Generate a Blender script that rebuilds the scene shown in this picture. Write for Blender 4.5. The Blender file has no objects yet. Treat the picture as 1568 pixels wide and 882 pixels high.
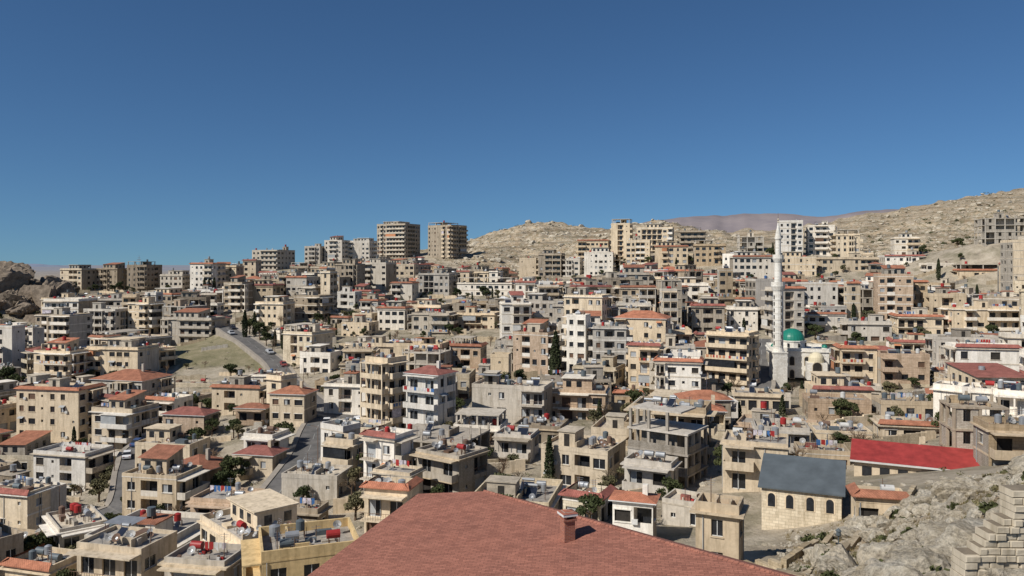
import bpy, bmesh, math, random, time
import numpy as np
from mathutils import Vector
T0=time.time()
R=random.Random(11)
F=1184.0; HZ=405.0; CX=784.0
# unprojects image pixel coordinates at an estimated depth -> world position (origin = viewpoint)
def S(u,v,d): return ((u-CX)/F*d, d, -(v-HZ)/F*d)
scene=bpy.context.scene
COL=scene.collection
# ------------------------------------------------------------------ materials
class NT:
    def __init__(s,name):
        s.m=bpy.data.materials.new(name); s.m.use_nodes=True; s.t=s.m.node_tree
        s.b=s.t.nodes['Principled BSDF']; s.b.inputs['Roughness'].default_value=0.9
        s.b.inputs['Specular IOR Level'].default_value=0.2
    def n(s,typ,**k):
        nd=s.t.nodes.new(typ)
        for a,b in k.items():
            if a in nd.inputs: nd.inputs[a].default_value=b
            else: setattr(nd,a,b)
        return nd
    def l(s,a,b): s.t.links.new(a,b)
    def noise(s,vec,scale,detail=4,rough=0.6):
        nd=s.n('ShaderNodeTexNoise'); nd.inputs['Scale'].default_value=scale
        nd.inputs['Detail'].default_value=detail; nd.inputs['Roughness'].default_value=rough
        s.l(vec,nd.inputs['Vector']); return nd.outputs['Fac']
    def ramp(s,fac,stops):
        nd=s.n('ShaderNodeValToRGB'); e=nd.color_ramp.elements
        while len(e)<len(stops): e.new(0.5)
        for el,(p,c) in zip(e,stops):
            el.position=p; el.color=(c[0],c[1],c[2],1) if not isinstance(c,(int,float)) else (c,c,c,1)
        s.l(fac,nd.inputs['Fac']); return nd.outputs['Color']
    def mix(s,fac,a,b,mode='MIX'):
        nd=s.n('ShaderNodeMix',data_type='RGBA',blend_type=mode)
        for sock,val in ((nd.inputs[0],fac),(nd.inputs[6],a),(nd.inputs[7],b)):
            if isinstance(val,(int,float)): sock.default_value=val
            elif isinstance(val,tuple): sock.default_value=(val[0],val[1],val[2],1)
            else: s.l(val,sock)
        return nd.outputs[2]
    def math(s,op,a,b=0.0):
        nd=s.n('ShaderNodeMath',operation=op)
        for sock,val in ((nd.inputs[0],a),(nd.inputs[1],b)):
            if isinstance(val,(int,float)): sock.default_value=val
            else: s.l(val,sock)
        return nd.outputs[0]
    def bump(s,h,st,dist=0.05):
        nd=s.n('ShaderNodeBump'); nd.inputs['Strength'].default_value=st; nd.inputs['Distance'].default_value=dist
        s.l(h,nd.inputs['Height']); s.l(nd.outputs[0],s.b.inputs['Normal'])
    def objvec(s):
        tc=s.n('ShaderNodeTexCoord'); oi=s.n('ShaderNodeObjectInfo')
        k=s.math('MULTIPLY',oi.outputs['Random'],300.0)
        cb=s.n('ShaderNodeCombineXYZ'); s.l(k,cb.inputs[0]); s.l(k,cb.inputs[1])
        ad=s.n('ShaderNodeVectorMath',operation='ADD'); s.l(tc.outputs['Object'],ad.inputs[0]); s.l(cb.outputs[0],ad.inputs[1])
        return tc.outputs['Object'],ad.outputs[0],oi.outputs['Random']
def sc(c,k): return tuple(min(1,x*k) for x in c)
def wall_mat(name,col,block=0.0,stain=0.34,rand=True):
    N=NT(name); raw,vec,rnd=N.objvec()
    mp=N.n('ShaderNodeMapping'); mp.inputs['Scale'].default_value=(1.2,1.2,0.14); N.l(vec,mp.inputs['Vector'])
    big=N.noise(vec,0.25,5); st=N.noise(mp.outputs[0],1.0,5,0.7); fine=N.noise(vec,2.5,4)
    c=N.ramp(big,[(0.3,sc(col,0.86)),(0.7,sc(col,1.08))])
    s=N.ramp(st,[(0.32,(1-stain,1-stain*1.05,1-stain*1.15)),(0.54,(1.0,1.0,1.0))])
    c=N.mix(1.0,c,s,'MULTIPLY')
    f=N.ramp(fine,[(0.3,0.86),(0.7,1.06)]); c=N.mix(1.0,c,f,'MULTIPLY')
    if rand:
        rr=N.ramp(rnd,[(0,(0.66,0.63,0.60)),(0.16,(1.0,0.94,0.85)),(0.38,(0.86,0.85,0.84)),(0.6,(1.03,0.99,0.93)),(0.8,(1.10,1.05,0.98)),(1,(1.12,1.11,1.09))]); c=N.mix(1.0,c,rr,'MULTIPLY')
    if block>0:
        sp=N.n('ShaderNodeSeparateXYZ'); N.l(raw,sp.inputs[0])
        cb=N.n('ShaderNodeCombineXYZ'); N.l(N.math('ADD',sp.outputs[0],sp.outputs[1]),cb.inputs[0]); N.l(sp.outputs[2],cb.inputs[1])
        bk=N.n('ShaderNodeTexBrick'); bk.inputs['Scale'].default_value=1.0
        bk.inputs['Brick Width'].default_value=block; bk.inputs['Row Height'].default_value=block*0.5
        bk.inputs['Mortar Size'].default_value=0.02; bk.inputs['Color1'].default_value=(1,1,1,1)
        bk.inputs['Color2'].default_value=(0.84,0.82,0.79,1); bk.inputs['Mortar'].default_value=(0.62,0.6,0.57,1)
        N.l(cb.outputs[0],bk.inputs['Vector']); c=N.mix(1.0,c,bk.outputs['Color'],'MULTIPLY')
    N.l(c,N.b.inputs['Base Color']); N.bump(fine,0.3,0.06)
    return N.m
def simple(name,col,rough=0.8,metal=0.0,var=0.15,scale=1.5,spec=0.3,rand=True):
    N=NT(name); raw,vec,rnd=N.objvec(); f=N.noise(vec,scale,4)
    c=N.ramp(f,[(0.3,sc(col,1-var)),(0.7,sc(col,1+var))])
    if rand:
        c=N.mix(1.0,c,N.ramp(rnd,[(0,0.85),(1,1.1)]),'MULTIPLY')
    N.l(c,N.b.inputs['Base Color']); N.b.inputs['Roughness'].default_value=rough
    N.b.inputs['Metallic'].default_value=metal; N.b.inputs['Specular IOR Level'].default_value=spec
    return N.m
def tile_mat(name,col):
    N=NT(name); raw,vec,rnd=N.objvec(); f=N.noise(vec,0.8,5); g=N.noise(vec,6,3)
    c=N.ramp(f,[(0.3,sc(col,0.65)),(0.55,col),(0.75,sc(col,1.3))]); c=N.mix(1.0,c,N.ramp(g,[(0.3,0.75),(0.7,1.2)]),'MULTIPLY')
    c=N.mix(1.0,c,N.ramp(rnd,[(0,(.7,.75,.8)),(.5,(.95,1.0,1.0)),(1,(1.12,1.1,1.1))]),'MULTIPLY')
    sp=N.n('ShaderNodeSeparateXYZ'); N.l(raw,sp.inputs[0])
    w=N.math('SINE',N.math('MULTIPLY',N.math('ADD',sp.outputs[0],sp.outputs[1]),22.0))
    w2=N.math('SINE',N.math('MULTIPLY',sp.outputs[2],60.0))
    h=N.math('ADD',w,w2)
    c=N.mix(1.0,c,N.ramp(N.math('ADD',N.math('MULTIPLY',w,0.3),0.5),[(0.2,0.82),(0.7,1.05)]),'MULTIPLY')
    N.l(c,N.b.inputs['Base Color']); N.bump(h,0.3,0.03); return N.m
def roof_mat(name,col):
    N=NT(name); raw,vec,rnd=N.objvec(); a=N.noise(vec,0.35,6,0.7); b=N.noise(vec,1.6,5,0.7)
    c=N.ramp(a,[(0.3,sc(col,0.6)),(0.5,col),(0.72,sc(col,1.2))]); c=N.mix(1.0,c,N.ramp(b,[(0.3,0.72),(0.65,1.1)]),'MULTIPLY')
    c=N.mix(1.0,c,N.ramp(rnd,[(0,(0.72,0.70,0.68)),(0.5,(1,0.97,0.93)),(1,(1.15,1.15,1.15))]),'MULTIPLY')
    N.l(c,N.b.inputs['Base Color']); N.bump(b,0.3,0.05); return N.m
M={}
M['c']=wall_mat('cream_render',(0.66,0.56,0.42))
M['t']=wall_mat('tan_stone',(0.51,0.415,0.295),block=0.8)
M['w']=wall_mat('white_render',(0.76,0.725,0.66),stain=0.26)
M['g']=wall_mat('grey_render',(0.51,0.475,0.42))
M['k']=wall_mat('weathered_concrete',(0.37,0.32,0.255),stain=0.45)
M['y']=wall_mat('yellow_limewash',(0.67,0.52,0.29))
M['p']=wall_mat('pinkish_stone',(0.59,0.465,0.355),block=0.9)
M['l']=wall_mat('limestone_ashlar',(0.69,0.62,0.49),block=0.7)
M['blk']=wall_mat('concrete_block',(0.47,0.44,0.39),block=0.45)
M['glass']=simple('window_glass',(0.022,0.024,0.028),0.15,spec=0.5,var=0.4)
M['dark']=simple('dark_interior',(0.03,0.026,0.022),0.9,var=0.4)
M['frame']=simple('window_frame_white',(0.6,0.6,0.58),0.5)
M['shut']=simple('shutter_brown',(0.12,0.07,0.045),0.7)
M['shutg']=simple('shutter_grey',(0.33,0.34,0.34),0.6)
M['tile']=tile_mat('terracotta_tile',(0.42,0.17,0.10))
M['tile2']=tile_mat('old_red_tile',(0.31,0.115,0.09))
M['redm']=simple('red_metal_roof',(0.29,0.04,0.035),0.6,var=0.25,scale=0.8,rand=False)
M['slate']=simple('dark_grey_roofing',(0.085,0.10,0.11),0.7,var=0.2,scale=0.5,rand=False)
M['roof']=roof_mat('roof_screed',(0.51,0.45,0.36))
M['roofg']=roof_mat('roof_grey_felt',(0.38,0.355,0.32))
M['metal']=simple('galvanised_metal',(0.34,0.35,0.36),0.5,metal=0.4)
M['dish']=simple('dish_grey_paint',(0.35,0.34,0.32),0.6,var=0.3)
M['wtank']=simple('white_tank_paint',(0.55,0.54,0.51),0.5)
M['rtank']=simple('red_tank_paint',(0.33,0.03,0.028),0.5)
M['btank']=simple('blue_tank_paint',(0.05,0.13,0.30),0.5)
M['dtank']=simple('dark_tank',(0.10,0.12,0.13),0.5)
M['solar']=simple('solar_panel_glass',(0.02,0.025,0.04),0.25,spec=0.4)
M['steel']=simple('rusty_steel',(0.16,0.10,0.07),0.7)
M['green']=simple('green_dome_paint',(0.015,0.17,0.12),0.4,var=0.1,rand=False)
M['gold']=simple('pale_dome_stone',(0.60,0.53,0.37),0.6,var=0.1,rand=False)
M['mstone']=wall_mat('mosque_stone',(0.80,0.77,0.70),block=0.8,stain=0.1,rand=False)
M['awn']=simple('canvas_awning',(0.45,0.20,0.10),0.8)
M['cloth']=simple('laundry_cloth',(0.5,0.45,0.48),0.9,var=0.5,scale=2)
# ------------------------------------------------------------------ mesh builder
class MB:
    def __init__(s): s.v=[];s.f=[];s.m=[]
    def poly(s,pts,m):
        i=len(s.v); s.v.extend(pts); s.f.append(tuple(range(i,i+len(pts)))); s.m.append(m)
    def box(s,x0,x1,y0,y1,z0,z1,m,top=None):
        if x0>x1:x0,x1=x1,x0
        if y0>y1:y0,y1=y1,y0
        i=len(s.v)
        s.v.extend([(x0,y0,z0),(x1,y0,z0),(x1,y1,z0),(x0,y1,z0),(x0,y0,z1),(x1,y0,z1),(x1,y1,z1),(x0,y1,z1)])
        for q in ((0,3,2,1),(4,5,6,7),(0,1,5,4),(1,2,6,5),(2,3,7,6),(3,0,4,7)):
            s.f.append(tuple(i+k for k in q)); s.m.append(m)
        if top: s.m[-5]=top
    def tube(s,p0,p1,r0,r1,n,m,cap=True):
        a=np.array(p0,float);b=np.array(p1,float);d=b-a;L=np.linalg.norm(d)
        if L<1e-6:return
        d/=L; h=np.array([0,0,1.]) if abs(d[2])<0.9 else np.array([1.,0,0]); e=np.cross(d,h);e/=np.linalg.norm(e);g=np.cross(d,e)
        i=len(s.v)
        for k in range(n):
            t=2*math.pi*k/n; o=e*math.cos(t)+g*math.sin(t)
            s.v.append(tuple(a+o*r0)); s.v.append(tuple(b+o*r1))
        for k in range(n):
            j=(k+1)%n; s.f.append((i+2*k,i+2*k+1,i+2*j+1,i+2*j)); s.m.append(m)
        if cap:
            s.f.append(tuple(i+2*k+1 for k in range(n))); s.m.append(m)
            s.f.append(tuple(i+2*k for k in range(n-1,-1,-1))); s.m.append(m)
    def rev(s,cx,cy,prof,n,m,z=0):
        i=len(s.v)
        for r,zz in prof:
            for k in range(n):
                t=2*math.pi*k/n; s.v.append((cx+r*math.cos(t),cy+r*math.sin(t),z+zz))
        for a in range(len(prof)-1):
            for k in range(n):
                j=(k+1)%n; s.f.append((i+a*n+k,i+a*n+j,i+(a+1)*n+j,i+(a+1)*n+k)); s.m.append(m if isinstance(m,str) else m[a])
    def make(s,name,loc=(0,0,0),rot=0.0,smooth=False):
        me=bpy.data.meshes.new(name); me.from_pydata(s.v,[],s.f)
        keys=sorted(set(s.m)); ix={k:i for i,k in enumerate(keys)}
        for k in keys: me.materials.append(M[k])
        me.polygons.foreach_set('material_index',[ix[k] for k in s.m])
        if smooth: me.polygons.foreach_set('use_smooth',[True]*len(s.f))
        me.update(); o=bpy.data.objects.new(name,me); o.location=loc; o.rotation_euler=(0,0,rot); COL.objects.link(o); return o
# ------------------------------------------------------------------ terrain
def lerp(tab,x):
    return np.interp(x,[a for a,b in tab],[b for a,b in tab])
DMAX=[(-200,330),(0,330),(92,345),(102,455),(280,460),(300,440),(390,495),(460,535),(640,560),(690,500),(730,460),(800,450),(1000,450),(1080,440),(1120,425),(1320,415),(1340,395),(1500,355),(1800,330)]
DMIN=[(-300,88),(380,95),(600,108),(900,100),(1050,95),(1140,110),(1300,122),(1800,130)]
ROADS=[ # (points, width)
 ([(340,503,300),(352,510,290),(378,524,272),(402,543,258),(422,560,246),(440,585,228),(470,610,205),(492,632,180),(482,665,160),(470,700,146),(440,745,130),(395,800,115)],5.6),
 ([(90,830,122),(150,795,136),(195,775,142),(205,720,158),(222,690,172),(300,655,190)],5.5),
 ([(1166,520,245),(1166,545,225),(1164,572,208),(1160,602,194),(1110,640,165)],5.5),
 ([(492,632,180),(600,655,165),(700,657,158),(760,630,172),(850,585,205),(900,570,212),(960,575,208)],5.5),
 ([(340,503,300),(250,520,300),(120,540,290),(0,560,270)],5.0),
 ([(560,470,345),(700,462,350),(900,455,340),(1100,440,350),(1300,440,345),(1500,445,320)],5.5),
]
CP=[]
def cp(*a): CP.extend(a)
cp((784,2600,8),(300,1500,15),(1300,1300,15),(1568,882,30),(1660,760,38),(1400,850,45),(1500,765,52),(1568,712,52),(1300,872,55),(1150,868,70),(1250,818,85),(1400,745,92),(1500,738,78),
(1100,752,107),(1450,705,112),(1000,805,95),(900,785,105),(700,785,110),(780,950,60),(450,920,78),(200,890,100),(0,890,100),(-150,900,100),(150,803,135),(400,795,118),(0,800,130),
(120,757,165),(600,762,118),(700,660,155),(900,645,160),(300,645,190),(100,645,200),(1200,642,160),(1400,640,150),(1560,640,130),(1700,640,130),
(20,565,260),(300,560,250),(560,555,240),(760,563,225),(950,572,210),(1190,592,207),(1350,592,190),(1560,582,180),
(50,522,310),(300,528,300),(500,500,300),(700,492,300),(900,487,290),(1100,500,270),(1300,490,270),(1500,490,260),
(50,492,335),(50,440,360),(10,445,360),(90,455,370),(200,470,380),(400,452,380),(600,452,380),(800,442,380),(1000,440,370),(1200,440,350),(1400,440,340),(1560,440,320),
(130,446,440),(250,442,450),(400,416,482),(500,402,522),(610,393,562),(690,399,540),(760,432,470),(900,412,440),(1000,386,442),(1230,388,410),(1350,398,395),(1500,377,352),(1600,372,335),
(740,427,490),(720,395,560),(765,390,570),(820,400,560),(880,385,570),(720,373,660),(760,353,670),(800,342,680),(830,341,680),(870,347,680),(920,352,690),(960,358,650),(1010,340,600),(1045,352,600),(1110,366,600),(1200,380,600),(1280,378,600),
(1330,352,650),(1370,337,670),(1400,326,690),(1480,305,700),(1568,288,700),(1650,285,700),(1800,300,700),(1350,397,430),(1450,384,450),(1450,352,550),(1380,368,540),(1540,330,560),
(0,480,600),(200,470,600),(400,440,650),(600,420,750),(820,400,1100),(1100,395,1000),(1500,370,1100),(0,430,1500),(300,430,1500),(700,430,1500),(1200,410,1800),(1700,400,1800),
(0,416,3500),(784,416,3500),(1568,416,3500),(-600,440,600),(-600,600,200),(2000,560,200),(2000,420,500),(0,410,8000),(1568,410,8000),(784,407,20000),(-800,407,20000),(2400,407,20000))
for pts,w in ROADS:
    if pts[0][0]!=560: CP.extend(pts)
C=np.array([S(*p) for p in CP]); cxy=C[:,:2]; cz=C[:,2]; n=len(C)
def kern(d2): return -np.sqrt(d2+64.0)
A=np.zeros((n+1,n+1)); dd=((cxy[:,None,:]-cxy[None])**2).sum(-1)
A[:n,:n]=kern(dd)+np.eye(n)*1.5; A[:n,n]=1;A[n,:n]=1
sol=np.linalg.solve(A,np.append(cz,0))
def _h(ix,iy,s): 
    a=np.sin(ix*127.1+iy*311.7+s*74.7)*43758.5453; return a-np.floor(a)
def vn(x,y,s=0):
    xi=np.floor(x);yi=np.floor(y);fx=x-xi;fy=y-yi;fx=fx*fx*(3-2*fx);fy=fy*fy*(3-2*fy)
    return (_h(xi,yi,s)*(1-fx)+_h(xi+1,yi,s)*fx)*(1-fy)+(_h(xi,yi+1,s)*(1-fx)+_h(xi+1,yi+1,s)*fx)*fy
def fbm(x,y,o=5,s=0):
    t=0;a=0.5
    for k in range(o): t=t+a*(vn(x,y,s+k)-0.5); x=x*2.03;y=y*2.03;a*=0.5
    return t
def masks(x,y):
    yy=np.maximum(y,1.0); u=x/yy*F+CX
    dm=lerp(DMAX,u); hill=np.clip((y-dm-5)/40,0,1)
    fore=np.clip((88-y)/14,0,1)*np.clip((u-1130)/90,0,1)
    return u,hill,fore
def H(x,y):
    x=np.atleast_1d(np.asarray(x,float)); y=np.atleast_1d(np.asarray(y,float)); out=np.full(x.shape,sol[n])
    for k in range(n): out=out+sol[k]*kern((x-cxy[k,0])**2+(y-cxy[k,1])**2)
    u,hill,fore=masks(x,y)
    hf=hill*np.clip((2500-y)/1500,0,1)
    z0=out+hf*(fbm(x/80,y/80,5,3)*11-np.abs(fbm(x/34,y/60,4,13))*16+np.abs(fbm(x/22,y/18,5,9))*9+1.5)
    ph=z0/5.5+fbm(x/50,y/50,3,33)*2; st=(ph-np.floor(ph)); out=z0+hf*1.9*(np.clip((st-.5)*3,-.5,.5)-(st-.5))  # bedding ledges
    out=out+fore*(np.abs(fbm(x/5,y/5,5,21))*3.6+np.abs(fbm(x/1.6,y/1.6,3,5))*1.9-0.9)
    return out+fbm(x/25,y/25,3,40)*1.2*(1-hill)
def H1(x,y): return float(H([x],[y])[0])
rr=np.concatenate([np.geomspace(6,430,280),np.linspace(432,720,150),np.geomspace(724,40000,90)])
th=np.radians(np.linspace(-66,66,680))
RR,TT=np.meshgrid(rr,th,indexing='ij'); X=RR*np.sin(TT);Y=RR*np.cos(TT)
Z=H(X.ravel(),Y.ravel())
V=np.stack([X.ravel(),Y.ravel(),Z],1); nr,nt=X.shape
ii=np.arange(nr-1)[:,None]*nt+np.arange(nt-1)[None]; ii=ii.ravel()
Fc=np.stack([ii,ii+1,ii+nt+1,ii+nt],1)
me=bpy.data.meshes.new('terrain'); me.vertices.add(len(V)); me.vertices.foreach_set('co',V.ravel())
me.loops.add(Fc.size); me.loops.foreach_set('vertex_index',Fc.ravel().astype(np.int32))
me.polygons.add(len(Fc)); me.polygons.foreach_set('loop_start',np.arange(0,Fc.size,4,dtype=np.int32)); me.polygons.foreach_set('use_smooth',np.ones(len(Fc),bool))
me.update(calc_edges=True)
u,hill,fore=masks(V[:,0],V[:,1])
def inpoly(px,py,poly):
    c=np.zeros(px.shape,bool);j=len(poly)-1
    for i in range(len(poly)):
        xi,yi=poly[i];xj,yj=poly[j]
        c^=((yi>py)!=(yj>py))&(px<(xj-xi)*(py-yi)/(yj-yi+1e-9)+xi); j=i
    return c
FIELD=[S(*p)[:2] for p in [(238,540,285),(330,528,292),(372,535,272),(400,556,256),(405,575,240),(370,572,246),(250,566,250)]]
grn=inpoly(V[:,0],V[:,1],FIELD).astype(float)
far_haze=np.clip((V[:,1]-1000)/4000,0,1)  # weight of the painted aerial haze, grows with distance
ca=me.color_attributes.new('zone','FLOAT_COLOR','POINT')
colr=np.stack([1-np.maximum(hill,fore),grn,far_haze,1-fore],1); ca.data.foreach_set('color',colr.ravel())
N=NT('terrain_soil_limestone_haze'); tc=N.n('ShaderNodeTexCoord'); vec=tc.outputs['Object']
at=N.n('ShaderNodeAttribute',attribute_name='zone'); sp=N.n('ShaderNodeSeparateColor'); N.l(at.outputs['Color'],sp.inputs[0])
n1=N.noise(vec,0.03,7,0.65); n2=N.noise(vec,0.2,7,0.75); n3=N.noise(vec,1.3,6,0.75)
soil=N.ramp(n1,[(0.3,(0.25,0.19,0.125)),(0.5,(0.36,0.28,0.19)),(0.7,(0.45,0.37,0.26))])
lime=N.ramp(n3,[(0.35,(0.25,0.21,0.16)),(0.5,(0.46,0.40,0.31)),(0.65,(0.60,0.55,0.45))])
hillc=N.mix(N.ramp(n2,[(0.46,0.0),(0.58,1.0)]),soil,lime)
mpz=N.n('ShaderNodeMapping'); mpz.inputs['Scale'].default_value=(0.012,0.012,0.22); N.l(vec,mpz.inputs['Vector'])
strat=N.noise(mpz.outputs[0],1.6,5,0.6); hillc=N.mix(1.0,hillc,N.ramp(strat,[(0.38,(0.62,0.60,0.57)),(0.5,(0.95,0.94,0.92)),(0.62,(1.1,1.08,1.05))]),'MULTIPLY')
scr=N.ramp(N.noise(vec,0.35,6,0.8),[(0.50,0.0),(0.58,1.0)])
hillc=N.mix(N.math('MULTIPLY',scr,0.68),hillc,(0.13,0.12,0.07))
urb=N.ramp(n2,[(0.3,(0.20,0.17,0.125)),(0.5,(0.38,0.325,0.245)),(0.7,(0.48,0.42,0.33))])
urb=N.mix(N.math('MULTIPLY',N.ramp(N.noise(vec,0.09,5,0.7),[(0.48,0.0),(0.6,1.0)]),0.5),urb,(0.14,0.13,0.075))
c=N.mix(sp.outputs[0],hillc,urb)
c=N.mix(sp.outputs[1],c,N.ramp(n2,[(0.3,(0.15,0.14,0.075)),(0.5,(0.22,0.195,0.115)),(0.7,(0.32,0.27,0.18))]))
c=N.mix(sp.outputs[2],c,N.ramp(N.noise(vec,0.002,6),[(0.3,(0.17,0.19,0.23)),(0.7,(0.28,0.27,0.28))]))  # aerial haze painted into the ground colour of the distant plain
N.l(c,N.b.inputs['Base Color']); N.bump(N.math('ADD',n2,n3),0.8,0.6)
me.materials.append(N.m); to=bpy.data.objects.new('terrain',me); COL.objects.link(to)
print('terrain',time.time()-T0)
def mountains(name,prof,d0,d1,colA,colB,amp):
    us=np.linspace(prof[0][0],prof[-1][0],260); vs=lerp(prof,us); vv=[];ff=[];m=14
    for i,(uu,v) in enumerate(zip(us,vs)):
        xc,yc,zc=S(uu,v,d1)
        for k in range(m):
            t=k/(m-1); d=d0+(d1-d0)*t; x=(uu-CX)/F*d; zz=-60+(zc+60)*(t**1.2)
            zz+=float(fbm(np.array([x/500]),np.array([d/500]),5,2)[0])*amp*math.sin(math.pi*t) + float(fbm(np.array([uu/30.]),np.array([0.3]),4,8)[0])*amp*0.12*t
            vv.append((x,d,zz))
        vv.append(((uu-CX)/F*d1*1.2,d1*1.2,-60))
    m+=1
    for i in range(len(us)-1):
        for k in range(m-1): a=i*m+k; ff.append((a,a+m,a+m+1,a+1))
    me=bpy.data.meshes.new(name); me.from_pydata(vv,[],ff); me.polygons.foreach_set('use_smooth',[True]*len(ff))
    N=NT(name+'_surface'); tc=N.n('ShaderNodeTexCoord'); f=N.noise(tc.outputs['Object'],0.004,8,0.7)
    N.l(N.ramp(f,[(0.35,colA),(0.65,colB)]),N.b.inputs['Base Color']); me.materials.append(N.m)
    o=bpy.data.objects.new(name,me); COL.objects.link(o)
mountains('distant_mountain_range',[(850,400),(930,352),(1000,338),(1040,333),(1100,330),(1150,328),(1200,326),(1260,333),(1300,326),(1360,320),(1450,320),(1600,330),(1900,360)],3500,5500,(0.20,0.175,0.185),(0.27,0.23,0.225),260)  # base colours have distance haze mixed in
mountains('distant_haze_tinted_hills',[(-500,398),(-200,400),(0,403),(60,404),(110,409),(200,407),(400,409),(700,408),(1000,405)],11000,14000,(0.17,0.205,0.275),(0.22,0.25,0.315),100)  # the blue is aerial haze painted into the hill colours
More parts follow.
